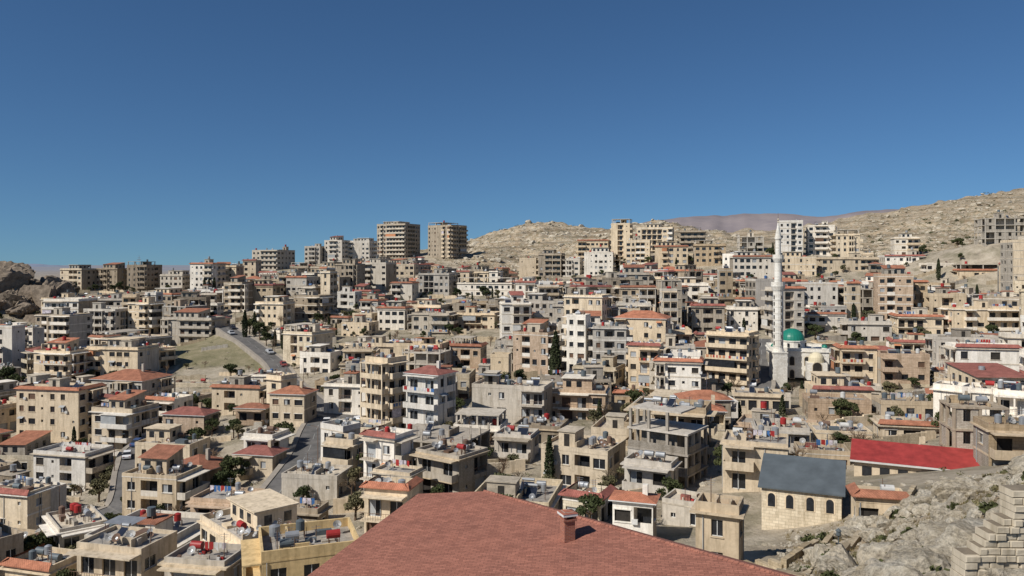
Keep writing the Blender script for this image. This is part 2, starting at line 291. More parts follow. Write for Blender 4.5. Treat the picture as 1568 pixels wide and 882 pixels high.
# ------------------------------------------------------------------ buildings
OBB=[]
def obb(x,y,w,d,r): return (x,y,w/2,d/2,math.cos(r),math.sin(r))
def sat(a,b,g=0.0):
    dx=b[0]-a[0];dy=b[1]-a[1]
    if dx*dx+dy*dy>(math.hypot(a[2],a[3])+math.hypot(b[2],b[3])+g)**2: return False
    for c,s in ((a[4],a[5]),(-a[5],a[4]),(b[4],b[5]),(-b[5],b[4])):
        pr=lambda o:o[2]*abs(o[4]*c+o[5]*s)+o[3]*abs(-o[5]*c+o[4]*s)
        if abs(dx*c+dy*s)>pr(a)+pr(b)+g: return False
    return True
SUN=(-0.80,-0.60)
def roof_items(mb,w,d,z,lvl,rg,reds=0.2):
    cnt={0:rg.randint(3,7),1:rg.randint(8,14),2:rg.randint(16,28)}[lvl]
    used=[]
    def spot(r):
        for _ in range(14):
            x=rg.uniform(-w/2+r+.3,w/2-r-.3) if w>2*r+1 else 0; y=rg.uniform(-d/2+r+.3,d/2-r-.3) if d>2*r+1 else 0
            if all((x-a)**2+(y-b)**2>(r+c)**2 for a,b,c in used): used.append((x,y,r)); return x,y
        return None
    if w>7 and d>7 and rg.random()<.75:
        p=spot(2.3)
        if p:
            x,y=p;h=rg.uniform(2.2,2.8);a=rg.uniform(1.2,2.1);b=rg.uniform(1.2,2.0);wm=rg.choice([mb.wall,'blk','roof'])
            mb.box(x-a,x+a,y-b,y+b,z,z+h,wm); mb.box(x-a-.2,x+a+.2,y-b-.2,y+b+.2,z+h,z+h+.15,'roof' if rg.random()<.8 else 'tile')
            mb.box(x-.45,x+.45,y-b-.03,y-b+.1,z+.02,z+2.0,'dark')
            if rg.random()<.5:
                mb.tube((x,y,z+h+.5),(x,y,z+h+1.6),.55,.55,12,rg.choice(['metal','dtank','rtank','dtank']))
                for q in (-.4,.4): mb.box(x+q-.06,x+q+.06,y-.4,y+.4,z+h+.15,z+h+.5,'steel')
    for k in range(cnt):
        t=rg.random()
        if t<.27:
            p=spot(.8)
            if not p: continue
            x,y=p; m=('rtank' if rg.random()<reds else rg.choice(['metal','metal','metal','wtank','dtank','dtank','btank' if rg.random()<.2 else 'steel']))
            hh=rg.uniform(.3,.8)
            for qx in (-.4,.4):
                for qy in (-.4,.4): mb.box(x+qx-.04,x+qx+.04,y+qy-.04,y+qy+.04,z,z+hh,'steel')
            nn=8 if lvl==0 else 14
            if rg.random()<.6:
                r=rg.uniform(.38,.55); mb.tube((x,y,z+hh),(x,y,z+hh+.95),r,r,nn,m,True); mb.tube((x,y,z+hh+.95),(x,y,z+hh+1.1),r,.15,nn,m)
            else: mb.tube((x-.65,y,z+hh+.42),(x+.65,y,z+hh+.42),.42,.42,nn,m)
            if lvl==2: mb.tube((x+.6,y,z),(x+.6,y,z+hh+.2),.03,.03,5,'steel')
        elif t<.37:
            p=spot(1.3)
            if not p: continue
            x,y=p; L=rg.choice([1.0,1.8])
            mb.poly([(x-L/2,y-.8,z+.2),(x+L/2,y-.8,z+.2),(x+L/2,y+.6,z+1.1),(x-L/2,y+.6,z+1.1)],'solar')
            mb.poly([(x-L/2-.05,y-.84,z+.14),(x-L/2-.05,y+.6,z+1.04),(x+L/2+.05,y+.6,z+1.04),(x+L/2+.05,y-.84,z+.14)],'metal')
            for q in (-L/2,L/2-.05): mb.box(x+q,x+q+.05,y+.5,y+.55,z,z+1.3,'metal')
            mb.tube((x-L/2,y+.85,z+1.35),(x+L/2,y+.85,z+1.35),.22,.22,8,'metal')
        elif t<.53:
            p=spot(.5)
            if not p: continue
            x,y=p; r=rg.uniform(.32,.55); az=rg.uniform(-1.9,-.4); dx,dy=math.cos(az)*.8,math.sin(az)*.8
            mb.tube((x,y,z),(x,y,z+.8),.04,.04,5,'metal')
            nn=8 if lvl==0 else 14; c=(x+dx*.15,y+dy*.15,z+.9)
            mb.tube(c,(c[0]+dx*.2,c[1]+dy*.2,c[2]+.14),r*.25,r,nn,rg.choice(['dish','dish','metal','steel']),False)
            mb.tube(c,(c[0]+dx*.05,c[1]+dy*.05,c[2]+.03),r*.3,r*.3,nn,'metal')
            if lvl==2: mb.tube(c,(c[0]+dx*.8,c[1]+dy*.8,c[2]+.4),.02,.02,4,'steel')
        elif t<.66:
            p=spot(.8)
            if not p: continue
            x,y=p; a,b=rg.uniform(.25,1.1),rg.uniform(.25,.9); mb.box(x-a,x+a,y-b,y+b,z,z+rg.uniform(.15,.9),rg.choice(['blk','roofg',mb.wall,'steel','tile2','shut','dtank']))
        elif t<.76:
            if rg.random()<.5: yy=rg.uniform(-d/3,d/3); a=rg.uniform(-w/2,0); mb.box(a,a+rg.uniform(1.5,w/2),yy-.09,yy+.09,z,z+rg.uniform(.2,1.1),mb.wall)
            else: xx=rg.uniform(-w/3,w/3); a=rg.uniform(-d/2,0); mb.box(xx-.09,xx+.09,a,a+rg.uniform(1.5,d/2),z,z+rg.uniform(.2,1.1),mb.wall)
        elif t<.84:
            x=rg.uniform(-w/2+.6,w/2-.6);y=rg.uniform(-d/2+.6,d/2-.6)
            for _ in range(5 if lvl else 2):
                a=x+rg.uniform(-.6,.6);b=y+rg.uniform(-.6,.6);e=rg.uniform(.1,.25); mb.box(a-e,a+e,b-e*.7,b+e*.7,z,z+rg.uniform(.1,.4),rg.choice(['blk','steel','wtank','shut','rtank','dtank']))
        elif t<.94:
            x=rg.uniform(-w/2+.5,w/2-.5);y=rg.uniform(-d/2+.5,d/2-.5);h=rg.uniform(1.0,2.8)
            mb.tube((x,y,z),(x,y,z+h),.05,.04,5,'steel'); 
            if lvl>0:
                for q in range(3): mb.box(x-.5+q*.1,x+.5-q*.1,y-.015,y+.015,z+h-.2-q*.25,z+h-.17-q*.25,'metal')
        elif lvl>0:
            p=spot(1.6)
            if not p: continue
            x,y=p; L=rg.uniform(1.2,2.2); zz=z+1.6
            mb.tube((x-L,y,z),(x-L,y,zz),.03,.03,4,'steel'); mb.tube((x+L,y,z),(x+L,y,zz),.03,.03,4,'steel')
            q=x-L+.1
            while q<x+L-.5:
                e=rg.uniform(.3,.6); mb.poly([(q,y,zz-rg.uniform(.5,1.0)),(q+e,y,zz-rg.uniform(.5,1.0)),(q+e,y,zz),(q,y,zz)],rg.choice(['cloth','wtank','btank','cloth','rtank'])); q+=e+.1
def tile_strip(mb,w,d,z,side,rg,m):
    o=.5;i=.35
    for sd in side:
        if sd==0: P=[(-w/2-o,-d/2-o,z-.15),(w/2+o,-d/2-o,z-.15),(w/2,-d/2+i,z+.45),(-w/2,-d/2+i,z+.45)]
        elif sd==1: P=[(w/2+o,-d/2-o,z-.15),(w/2+o,d/2+o,z-.15),(w/2-i,d/2,z+.45),(w/2-i,-d/2,z+.45)]
        elif sd==3: P=[(-w/2-o,d/2+o,z-.15),(-w/2-o,-d/2-o,z-.15),(-w/2+i,-d/2,z+.45),(-w/2+i,d/2,z+.45)]
        else: P=[(w/2+o,d/2+o,z-.15),(-w/2-o,d/2+o,z-.15),(-w/2,d/2-i,z+.45),(w/2,d/2-i,z+.45)]
        mb.poly(P,m); mb.poly([(a,b,c-.12) for a,b,c in reversed(P)],m)
        mb.poly([P[0],P[1],(P[1][0],P[1][1],P[1][2]-.12),(P[0][0],P[0][1],P[0][2]-.12)],m)
def hip(mb,w,d,z,o,ht,m):
    a,b=w/2+o,d/2+o; t=.14
    if w>=d: r0,r1=(-(a-b),0),(a-b,0)
    else: r0,r1=(0,-(b-a)),(0,b-a)
    A,B,Cc,D=(-a,-b,z),(a,-b,z),(a,b,z),(-a,b,z); P=(r0[0],r0[1],z+ht);Q=(r1[0],r1[1],z+ht)
    if w>=d: mb.poly([A,B,Q,P],m);mb.poly([B,Cc,Q],m);mb.poly([Cc,D,P,Q],m);mb.poly([D,A,P],m)
    else: mb.poly([A,B,P],m);mb.poly([B,Cc,Q,P],m);mb.poly([Cc,D,Q],m);mb.poly([D,A,P,Q],m)
    mb.box(-a+.02,a-.02,-b+.02,b-.02,z-t,z-.01,'frame')
def building(name,x,y,ztop,zbot,w,d,rot,sty,seed=None,fh=3.05,items=True):
    rg=random.Random(seed if seed is not None else int(x*13+y*7)); D=math.hypot(x,y)
    lvl=2 if D<165 else (1 if D<290 else 0)
    wm=sty[0]
    mb=MB(); mb.wall=wm; Ht=ztop-zbot; nf=max(1,int((Ht+.3)/fh)); z1=Ht-nf*fh
    acc=rg.choice([wm,wm,'w','roof','c','w']) if 'b' in sty or rg.random()<.5 else wm
    if 'u' in sty:
        wm2=rg.choice(['k','g','g'])
        for k in range(nf+1):
            z=z1+k*fh; mb.box(-w/2,w/2,-d/2,d/2,z-.28,z,wm2)
        mb.box(-w/2+2.6,w/2-2.6,-d/2+2.6,d/2-2.6,min(0,z1)-.1,Ht-.3,'blk')
        nx=max(2,round(w/4));ny=max(2,round(d/4))
        pts=[(-w/2+.25+(w-.5)*i/nx,yy) for i in range(nx+1) for yy in(-d/2+.25,d/2-.25)]+[(xx,-d/2+.25+(d-.5)*i/ny) for i in range(1,ny) for xx in (-w/2+.25,w/2-.25)]
        for px,py in pts:
            mb.box(px-.19,px+.19,py-.19,py+.19,-.5,Ht-.28,wm2)
            if rg.random()<.6:
                mb.box(px-.15,px+.15,py-.15,py+.15,Ht,Ht+rg.uniform(.3,1.4),wm2)
                for q in(-.1,.1): mb.tube((px+q,py+q,Ht),(px+q*1.4,py+q,Ht+rg.uniform(1.2,2)),.025,.02,4,'steel')
        for k in range(nf):
            z=z1+k*fh
            for i in range(nx):
                for yy in(-d/2+.3,d/2-.3):
                    a=-w/2+.5+(w-.5)*i/nx; b=-w/2+(w-.5)*(i+1)/nx; t=rg.random()
                    if t<.35:
                        mb.box(a,a+(b-a)*.33,yy-.1,yy+.1,z,z+fh-.28,'blk'); mb.box(a+(b-a)*.67,b,yy-.1,yy+.1,z,z+fh-.28,'blk'); mb.box(a+(b-a)*.33,a+(b-a)*.67,yy-.09,yy+.09,z,z+1.0,'blk')
                    elif t<.65: mb.box(a,b,yy-.1,yy+.1,z,z+1.0,'blk')
            for i in range(ny):
                for xx in(-w/2+.3,w/2-.3):
                    a=-d/2+.5+(d-.5)*i/ny; b=-d/2+(d-.5)*(i+1)/ny; t=rg.random()
                    if t<.4: mb.box(xx-.1,xx+.1,a,b,z,z+fh-.28,'blk')
                    elif t<.6: mb.box(xx-.1,xx+.1,a,b,z,z+1.0,'blk')
        roof_items(mb,w-1,d-1,Ht,min(lvl,1),rg)
        return mb.make(name,(x,y,zbot),rot)
    sidem=rg.choice(['blk','k','g']) if rg.random()<.3 else wm
    def side(sd):
        wm=mb.wall if sd in(0,2) else sidem
        L=w if sd%2==0 else d
        nrm={0:(0,-1),1:(1,0),2:(0,1),3:(-1,0)}[sd]; nx=nrm[0]*math.cos(rot)-nrm[1]*math.sin(rot); ny=nrm[0]*math.sin(rot)+nrm[1]*math.cos(rot)
        facing=(-x*nx-y*ny)/D
        if sd==0: pt=lambda s,t,z:(-w/2+s,-d/2-t,z)
        elif sd==1: pt=lambda s,t,z:(w/2+t,-d/2+s,z)
        elif sd==2: pt=lambda s,t,z:(w/2-s,d/2+t,z)
        else: pt=lambda s,t,z:(-w/2-t,d/2-s,z)
        def q(s0,s1,za,zb,m,t=0): mb.poly([pt(s0,t,za),pt(s1,t,za),pt(s1,t,zb),pt(s0,t,zb)],m)
        def sb(s0,s1,t0,t1,za,zb,m):
            a=pt(s0,t0,za);b=pt(s1,t1,zb); mb.box(a[0],b[0],a[1],b[1],za,zb,m)
        if z1>0.02: q(0,L,-3,z1,'l' if rg.random()<.3 and wm!='w' else wm)
        if facing<-.35:
            q(0,L,z1,Ht,wm)
            nb=max(1,int(L/4))
            for k in range(nf):
                for i in range(nb):
                    c=(i+.5)*L/nb; q(c-.55,c+.55,z1+k*fh+1,z1+k*fh+2.3,'glass',.03)
            return
        nb=max(1,round((L-.5)/rg.uniform(2.4,3.4))); bw=L/nb
        types=[rg.choice('wwwWWwtn' if sidem==mb.wall or sd==0 else 'wwntn') for _ in range(nb)]
        runs=[]
        pb=.95 if 'b' in sty else .68
        if sd!=0 and sidem!=mb.wall: pb=.25
        if sd in(0,3,1) and rg.random()<pb and nb>=2:
            a=rg.randint(0,max(0,nb-2)); e=min(nb,a+rg.choice([1,2,2,3,4])); kind=rg.choice(['L','L','B','B','C'])
            if a==0 and kind=='L' : a=min(1,nb-1); e=max(e,a+1)
            if e==nb and kind=='L': e=max(a+1,nb-1)
            if a<nb: runs.append((a,e,kind))
            if nb>=6 and rg.random()<.6 and e<nb-1: runs.append((e+1,nb,'B'))
        dep=rg.uniform(1.1,1.7); parh=rg.uniform(.8,1.0); rail=rg.random()<.3; pm=rg.choice([acc,acc,wm])
        if acc!=wm and rg.random()<.5: 
            for k in range(1,nf): sb(0.01,L-.01,0,.05,z1+k*fh-.15,z1+k*fh+.12,acc)
        wh=rg.uniform(1.2,1.6); ww0=rg.uniform(1.0,1.5); shp=rg.random()<.25; surround=rg.random()<.3
        for k in range(nf):
            zb=z1+k*fh; zt=zb+fh; cur=0.0
            for i in range(nb):
                ty=types[i]; s0=i*bw;s1=s0+bw; c=(s0+s1)/2; inr=[r for r in runs if r[0]<=i<r[1]]; kk=inr[0][2] if inr else None
                if k==0 and z1<.8 and rg.random()<.3 and lvl>0: kk=None; ty='s'
                if rg.random()<.08: ty='n'
                elif rg.random()<.08: ty=rg.choice('wWt')
                if kk=='L':
                    a,b=s0+.12,s1-.12; lo,hi,dp=zb+.12,zt-.35,1.3
                elif kk: a,b=c-min(.9,bw*.35),c+min(.9,bw*.35); lo,hi,dp=zb+.1,zb+2.25,.22
                elif ty=='w': a,b=c-ww0/2,c+ww0/2; lo,hi,dp=zb+.95,zb+.95+wh,.2
                elif ty=='W': a,b=c-min(.95,bw*.4),c+min(.95,bw*.4); lo,hi,dp=zb+.9,zb+.9+wh,.2
                elif ty=='t': a,b=c-.3,c+.3; lo,hi,dp=zb+1.5,zb+2.1,.2
                elif ty=='s': a,b=c-bw*.4,c+bw*.4; lo,hi,dp=zb+.05,zb+2.5,.35
                else: continue
                q(cur,a,zb,zt,wm); q(a,b,zb,lo,wm); q(a,b,hi,zt,wm); cur=b
                mb.poly([pt(a,0,lo),pt(b,0,lo),pt(b,-dp,lo),pt(a,-dp,lo)],acc); mb.poly([pt(a,-dp,hi),pt(b,-dp,hi),pt(b,0,hi),pt(a,0,hi)],wm)
                mb.poly([pt(a,0,lo),pt(a,-dp,lo),pt(a,-dp,hi),pt(a,0,hi)],wm); mb.poly([pt(b,-dp,lo),pt(b,0,lo),pt(b,0,hi),pt(b,-dp,hi)],wm)
                if kk=='L':
                    q(a,b,lo,hi,wm,-dp); q(c-.8,c+.8,lo,lo+2.1,'glass',-dp+.03); 
                    if not rail: sb(a,b,-.13,-.01,lo,lo+parh,pm)
                    else:
                        sb(a,b,-.08,-.04,lo+.9,lo+.95,'steel')
                        if lvl>0:
                            for g in range(int((b-a)/.4)): sb(a+g*.4+.1,a+g*.4+.13,-.075,-.045,lo,lo+.9,'steel')
                else:
                    gm='glass'
                    t=rg.random()
                    if ty=='s': gm=rg.choice(['dark','shutg','shut','dark'])
                    elif t<.10: gm='shut' if shp else 'shutg'
                    elif t<.2: gm='dark'
                    q(a,b,lo,hi,gm,-dp)
                    if lvl==2 and gm=='glass':
                        sb(c-.035,c+.035,-dp+.005,-dp+.06,lo,hi,'frame'); sb(a,b,-dp+.006,-dp+.05,hi-.07,hi,'frame'); sb(a,b,-dp+.006,-dp+.05,lo,lo+.07,'frame')
                    if lvl>0 and gm=='glass' and rg.random()<.25: q(a+.02,c,lo+.02,hi-.02,'shutg',-dp+.003)
                    if lvl>0 and not kk and ty in'wW':
                        sb(a-.1,b+.1,0,.1,lo-.1,lo,acc)
                        if surround: sb(a-.12,b+.12,0,.06,hi,hi+.14,'w')
                        elif rg.random()<.07: mb.poly([pt(a-.15,.02,hi+.35),pt(b+.15,.02,hi+.35),pt(b+.15,.8,hi-.05),pt(a-.15,.8,hi-.05)],rg.choice(['awn','shutg','tile2']))
                        if rg.random()<.12: sb(b+.15,b+.85,0.02,.35,lo-.1,lo+.45,'wtank')
            q(cur,L,zb,zt,wm)
            for a,e,kind in runs:
                if kind=='L' or (k==0 and z1<2): continue
                s0=a*bw+.1;s1=e*bw-.1
                if e==nb and kind=='C': s1=L+ .0
                sb(s0,s1,0,dep,zb-.14,zb+.06,acc)
                if rail and lvl>0:
                    sb(s0,s1,dep-.06,dep-.02,zb+.98,zb+1.03,'steel')
                    for g in range(int((s1-s0)/.35)+1): sb(s0+g*.35,s0+g*.35+.03,dep-.055,dep-.025,zb+.06,zb+.98,'steel')
                else:
                    sb(s0,s1,dep-.12,dep+.01,zb+.06,zb+.06+parh,pm); sb(s0,s0+.1,.002,dep-.12,zb+.06,zb+.06+parh,pm); sb(s1-.1,s1,.002,dep-.12,zb+.06,zb+.06+parh,pm)
                if kind=='C' or rg.random()<.15:
                    if kind=='C': 
                        for ss in (s0+.02,s1-.27,(s0+s1)/2-.12): sb(ss,ss+.24,dep-.26,dep-.015,zb+.06+parh,zt-.14,acc)
                    else:
                        q(s0+.1,s0+(s1-s0)*rg.uniform(.3,.9),zb+parh,zt-.2,rg.choice(['cloth','awn','shutg','wtank','glass','shut']),dep-.15)
                if lvl>0 and rg.random()<.15:
                    ss=s0+.3
                    while ss<s1-.6: e2=rg.uniform(.3,.7); q(ss,ss+e2,zb+.3,zb+.95,rg.choice(['cloth','btank','wtank','rtank','awn']),dep+.05); ss+=e2+rg.uniform(.1,.6)
                if k==nf-1: sb(s0,s1,0.0,dep+.1,zt-.16,zt-.01,acc)
            if lvl==2 and rg.random()<.4:
                ss=rg.uniform(.3,L-.3); mb.tube(pt(ss,.08,z1),pt(ss,.08,Ht),.05,.05,6,'shutg')
    for sd in range(4): side(sd)
    ov=rg.choice([.04,.04,.35,.5]) if 'h' not in sty else .04
    dk=rg.choice(['roof','roof','roofg','roofg'])
    mb.box(-w/2-ov,w/2+ov,-d/2-ov,d/2+ov,Ht,Ht+.18,acc); zr=Ht+.18
    tm=rg.choice(['tile','tile','tile2'])
    if 'h' in sty:
        hip(mb,w,d,zr+.16,.45,min(w,d)*rg.uniform(.16,.22),tm)
        if lvl>0: mb.box(w*.2,w*.2+.6,-.3,.3,zr+.3,zr+min(w,d)*.25+.9,wm)
    else:
        ph=rg.uniform(.4,1.0); e=.03
        mb.poly([(-w/2,-d/2,zr+.012),(w/2,-d/2,zr+.012),(w/2,d/2,zr+.012),(-w/2,d/2,zr+.012)],dk)
        mb.box(-w/2-e,w/2+e,-d/2-e,-d/2+.18,zr,zr+ph,wm); mb.box(-w/2-e,w/2+e,d/2-.18,d/2+e,zr,zr+ph,wm)
        mb.box(-w/2-e,-w/2+.18,-d/2+.18,d/2-.18,zr,zr+ph,wm); mb.box(w/2-.18,w/2+e,-d/2+.18,d/2-.18,zr,zr+ph,wm)
        if 'r' in sty: tile_strip(mb,w,d,zr+ph-.1,rg.choice([[0,1,3],[0],[0,3],[0,1]]),rg,tm)
        if w>8.5 and d>7 and items:
            t=rg.random()
            if t<.36:
                a0=-w/2+.5+rg.random()*w*.3; a1=a0+w*rg.uniform(.35,.6); b0=-d/2+d*rg.uniform(.12,.4); b1=d/2-.5; a1=min(a1,w/2-.5); hh=2.7
                mb.box(a0,a1,b0,b1,zr,zr+hh,rg.choice([wm,wm,'blk','c'])); 
                for c in np.arange(a0+.7,a1-1.2,2.2): mb.box(c,c+1.1,b0-.03,b0+.05,zr+.9,zr+2.1,'glass')
                for c in np.arange(b0+.9,b1-1.2,2.6): mb.box(a1-.05,a1+.03,c,c+1,zr+.9,zr+2.1,'glass'); mb.box(a0-.03,a0+.05,c,c+1,zr+.9,zr+2.1,'glass')
                if rg.random()<.6: mb.box(a0-.25,a1+.25,b0-.5,b1+.2,zr+hh,zr+hh+.16,acc)
                else:
                    mb.poly([(a0-.4,b0-.5,zr+hh-.05),(a1+.4,b0-.5,zr+hh-.05),(a1+.4,b1+.3,zr+hh+1.1),(a0-.4,b1+.3,zr+hh+1.1)],tm)
                    mb.poly([(a0,b0,zr+hh),(a0,b1,zr+hh),(a0,b1,zr+hh+1.0)],wm); mb.poly([(a1,b0,zr+hh),(a1,b1,zr+hh),(a1,b1,zr+hh+1.0)],wm)
            elif t<.46:
                a0=-w/2+.3; a1=w/2-.3; b0=-d/2+.3; b1=d/2-.3
                if rg.random()<.6: a1=a0+(a1-a0)*rg.uniform(.45,.8)
                for px in np.linspace(a0+.2,a1-.2,3):
                    for py in np.linspace(b0+.2,b1-.2,3): mb.box(px-.16,px+.16,py-.16,py+.16,zr,zr+2.6,'g')
                mb.box(a0-.1,a1+.1,b0-.1,b1+.1,zr+2.6,zr+2.82,'g')
            elif t<.53:
                a0=rg.uniform(-w/2+.5,0); a1=a0+rg.uniform(2.5,w/2-.5); b0=-d/2+.5; b1=b0+rg.uniform(2,3.5)
                for px in(a0,a1):
                    for py in(b0,b1): mb.tube((px,py,zr),(px,py,zr+2.3),.05,.05,5,'steel')
                sm=rg.choice(['shutg','metal','awn','roofg']); mb.box(a0-.2,a1+.2,b0-.2,b1+.2,zr+2.3,zr+2.36,sm)
        if items: roof_items(mb,w-.6,d-.6,zr,lvl,rg)
    return mb.make(name,(x,y,zbot),rot)
HERO=[]
def foot(u0,u1,d,r,k):
    W=(u1-u0)/F*d; r=math.radians(r); w=W/(math.cos(r)+k*abs(math.sin(r))); return w,w*k,r
def corners(x,y,w,d,r,g=0):
    c,s=math.cos(r),math.sin(r); return [(x+a*c-b*s,y+a*s+b*c) for a,b in((-w/2-g,-d/2-g),(w/2+g,-d/2-g),(w/2+g,d/2+g),(-w/2-g,d/2+g))]
NAMES={'w':'white_apartment_building','c':'cream_apartment_building','t':'tan_stone_building','g':'grey_apartment_building','k':'concrete_apartment_building','y':'yellow_house','p':'pink_stone_building','l':'limestone_house'}
def bname(sty,nf): 
    if 'u' in sty: return 'unfinished_concrete_building'
    if 'h' in sty: return 'red_tile_roof_house'
    return NAMES[sty[0]]
def hero(u0,u1,vt,vb,d,rot,sty,k=.8,fh=3.05,name=None,nobuild=False):
    w,dp,r=foot(u0,u1,d,rot,k); k2=abs(math.sin(r))*w/2+math.cos(r)*dp/2
    yc=d+k2*.55; x=((u0+u1)/2-CX)/F*yc
    zt=-(vt-HZ)/F*d
    zt-= 0.9 if 'h' not in sty else 0.6
    hs=H(*zip(*corners(x,yc,w,dp,r))); zb=min(hs.min(),-(vb-HZ)/F*d)-.3
    zt=max(zt,zb+2.6)
    HERO.append((u0,u1,vt,vb,d)); OBB.append(obb(x,yc,w,dp,r))
    if not nobuild: building(name or bname(sty,0),x,yc,zt,zb,w,dp,r,sty,seed=int(u0*7+vt),fh=fh)
    return x,yc,zt,zb,w,dp,r
HL=[
# skyline
(97,150,411,450,440,-20,'cb'),(152,198,410,452,445,-15,'kb'),(198,245,406,448,440,-20,'k'),(250,292,420,450,430,-10,'g'),(295,342,403,445,410,-15,'wr'),
(345,372,406,440,420,-20,'c'),(374,398,398,425,440,-10,'cr'),(388,450,382,418,490,-25,'g'),(468,499,377,408,525,-15,'g'),(498,536,367,402,525,-20,'wb'),(536,576,369,402,530,-15,'gb'),
(578,643,343,398,560,-26,'kb'),(655,715,345,402,545,-36,'kb'),(556,606,402,446,400,-20,'gb'),(606,640,404,428,430,-10,'c'),(642,700,418,466,370,-15,'gb'),(700,790,432,462,365,-10,'w',.4),
(795,824,395,430,430,-10,'c'),(824,866,388,430,425,-15,'kb'),(866,893,396,432,420,-20,'g'),(883,938,368,388,455,-15,'cr'),(893,941,385,422,410,-8,'wb'),
(935,970,341,385,445,-20,'cb'),(973,1034,348,388,440,-15,'cb',.6),(1038,1083,353,388,438,-15,'kb'),(957,998,368,405,420,-12,'c'),(1000,1055,376,412,405,-10,'cr'),(1060,1112,374,408,400,-10,'t'),
(1128,1169,360,386,430,-10,'gu'),(1190,1232,338,392,405,-20,'wb'),(1233,1278,344,392,410,-15,'wb'),(1276,1315,358,394,400,-12,'cb'),
(1190,1248,392,425,370,-10,'c',.6),(1118,1186,392,425,365,-8,'wr',.6),(1252,1340,394,430,372,-8,'cb',.5),(1365,1406,363,396,400,-15,'wb'),(1348,1410,390,420,370,-10,'wr',.7),
(1412,1458,402,430,350,-8,'w'),(1462,1535,412,447,335,-12,'cr',.6),(1498,1562,331,376,350,-12,'tu'),(1540,1600,368,430,300,-10,'cb'),
# middle distance
(345,385,432,486,345,-18,'kb'),(386,432,436,470,350,-15,'cr'),(452,508,452,500,310,-20,'kb'),(395,448,462,505,300,-12,'cb'),(512,552,446,478,340,-10,'w'),(600,640,432,462,360,-14,'wr'),
(252,342,486,531,295,-12,'gb',.45),(62,135,480,535,290,-15,'k',.7),(136,200,472,512,310,-12,'gb'),(200,247,462,512,312,-18,'cb'),(60,136,536,586,235,-14,'cb',.7),(142,236,530,576,240,-10,'cb',.6),
(0,34,498,560,250,-15,'w'),(580,630,470,520,290,-12,'wr'),(632,700,478,525,280,-12,'gb'),(525,578,492,525,280,-14,'c'),(700,768,478,520,285,-12,'c'),
(785,858,508,574,215,-26,'pb',.8),(867,905,480,552,212,-22,'wb',.9),(906,962,498,560,208,-10,'gb',.7),(960,1018,528,598,190,-20,'cr'),(1000,1078,550,604,178,-16,'wr',.6),
(1056,1110,466,512,255,-10,'kr'),(1080,1164,508,600,200,-34,'c',.8),(1112,1160,470,505,260,-10,'w'),(1280,1340,530,590,190,-12,'cr'),(1342,1418,542,602,185,-12,'pb',.6),
(1425,1530,515,560,200,-10,'wb',.5),(1455,1550,528,582,165,-12,'wr',.6),(1290,1360,492,526,240,-10,'w'),(1365,1440,482,520,245,-15,'cr'),(1230,1290,478,515,255,-8,'wr'),(1450,1568,470,512,240,-8,'cb',.4),
(560,622,548,652,160,-34,'cb',.9),(622,698,570,656,148,-30,'wh',.8),(418,481,600,654,170,-10,'ch',.8),(722,848,588,648,157,-16,'gb',.5),(462,520,540,580,235,-14,'w',.7),
(690,745,528,570,225,-12,'pr'),(250,388,585,604,228,-8,'l',.2),(330,415,590,625,195,-10,'cr',.6),(365,418,622,660,172,-10,'ph',.7),
# near
(757,826,662,742,133,-16,'wb',.9),(826,962,682,752,118,-26,'c',.8),(636,748,690,756,117,-36,'gb',.8),
(1100,1215,672,757,106,-20,'cb',.8),(437,536,722,765,122,-10,'g',.7),(197,302,722,788,128,-12,'cb',.7),(60,166,690,752,160,-14,'wb',.6),(35,150,592,640,190,-10,'cr',.5),
(150,235,625,675,178,-14,'cb'),(255,330,632,680,172,-10,'ph',.6),(365,435,692,735,140,-12,'ch',.7),(215,315,675,708,155,-10,'c',.6),
(384,560,835,925,75,20,'y',.8),(1062,1142,772,852,73,-24,'c',.8),(936,1008,762,805,88,-18,'wh',.7),(0,70,748,830,125,-14,'cr',.7),(130,262,828,920,90,-14,'c',.7),(262,372,850,930,82,-10,'g',.7),
(20,120,860,940,92,-16,'cr',.8),(1445,1535,612,700,106,-12,'tu',.8),(830,935,595,640,162,-12,'p',.6),(500,580,585,640,178,-12,'w'),(1230,1330,610,650,150,-12,'p',.6),(1340,1432,612,645,146,-10,'c',.6),
(1120,1200,600,640,165,-14,'c',.7),(560,640,745,800,100,-14,'cr',.7),(300,400,760,815,112,-10,'p',.7),
]
for h in HL: hero(*h)
print('heroes',time.time()-T0)
HERO+= [(340,420,505,560,255),(238,400,528,566,250),(470,492,640,700,150),(1150,1172,545,600,198),(1182,1282,430,592,206),(150,215,700,800,135),(940,1085,640,760,116),(0,60,440,490,345)]
def register(x,y,w,d,r): OBB.append(obb(x,y,w,d,r))
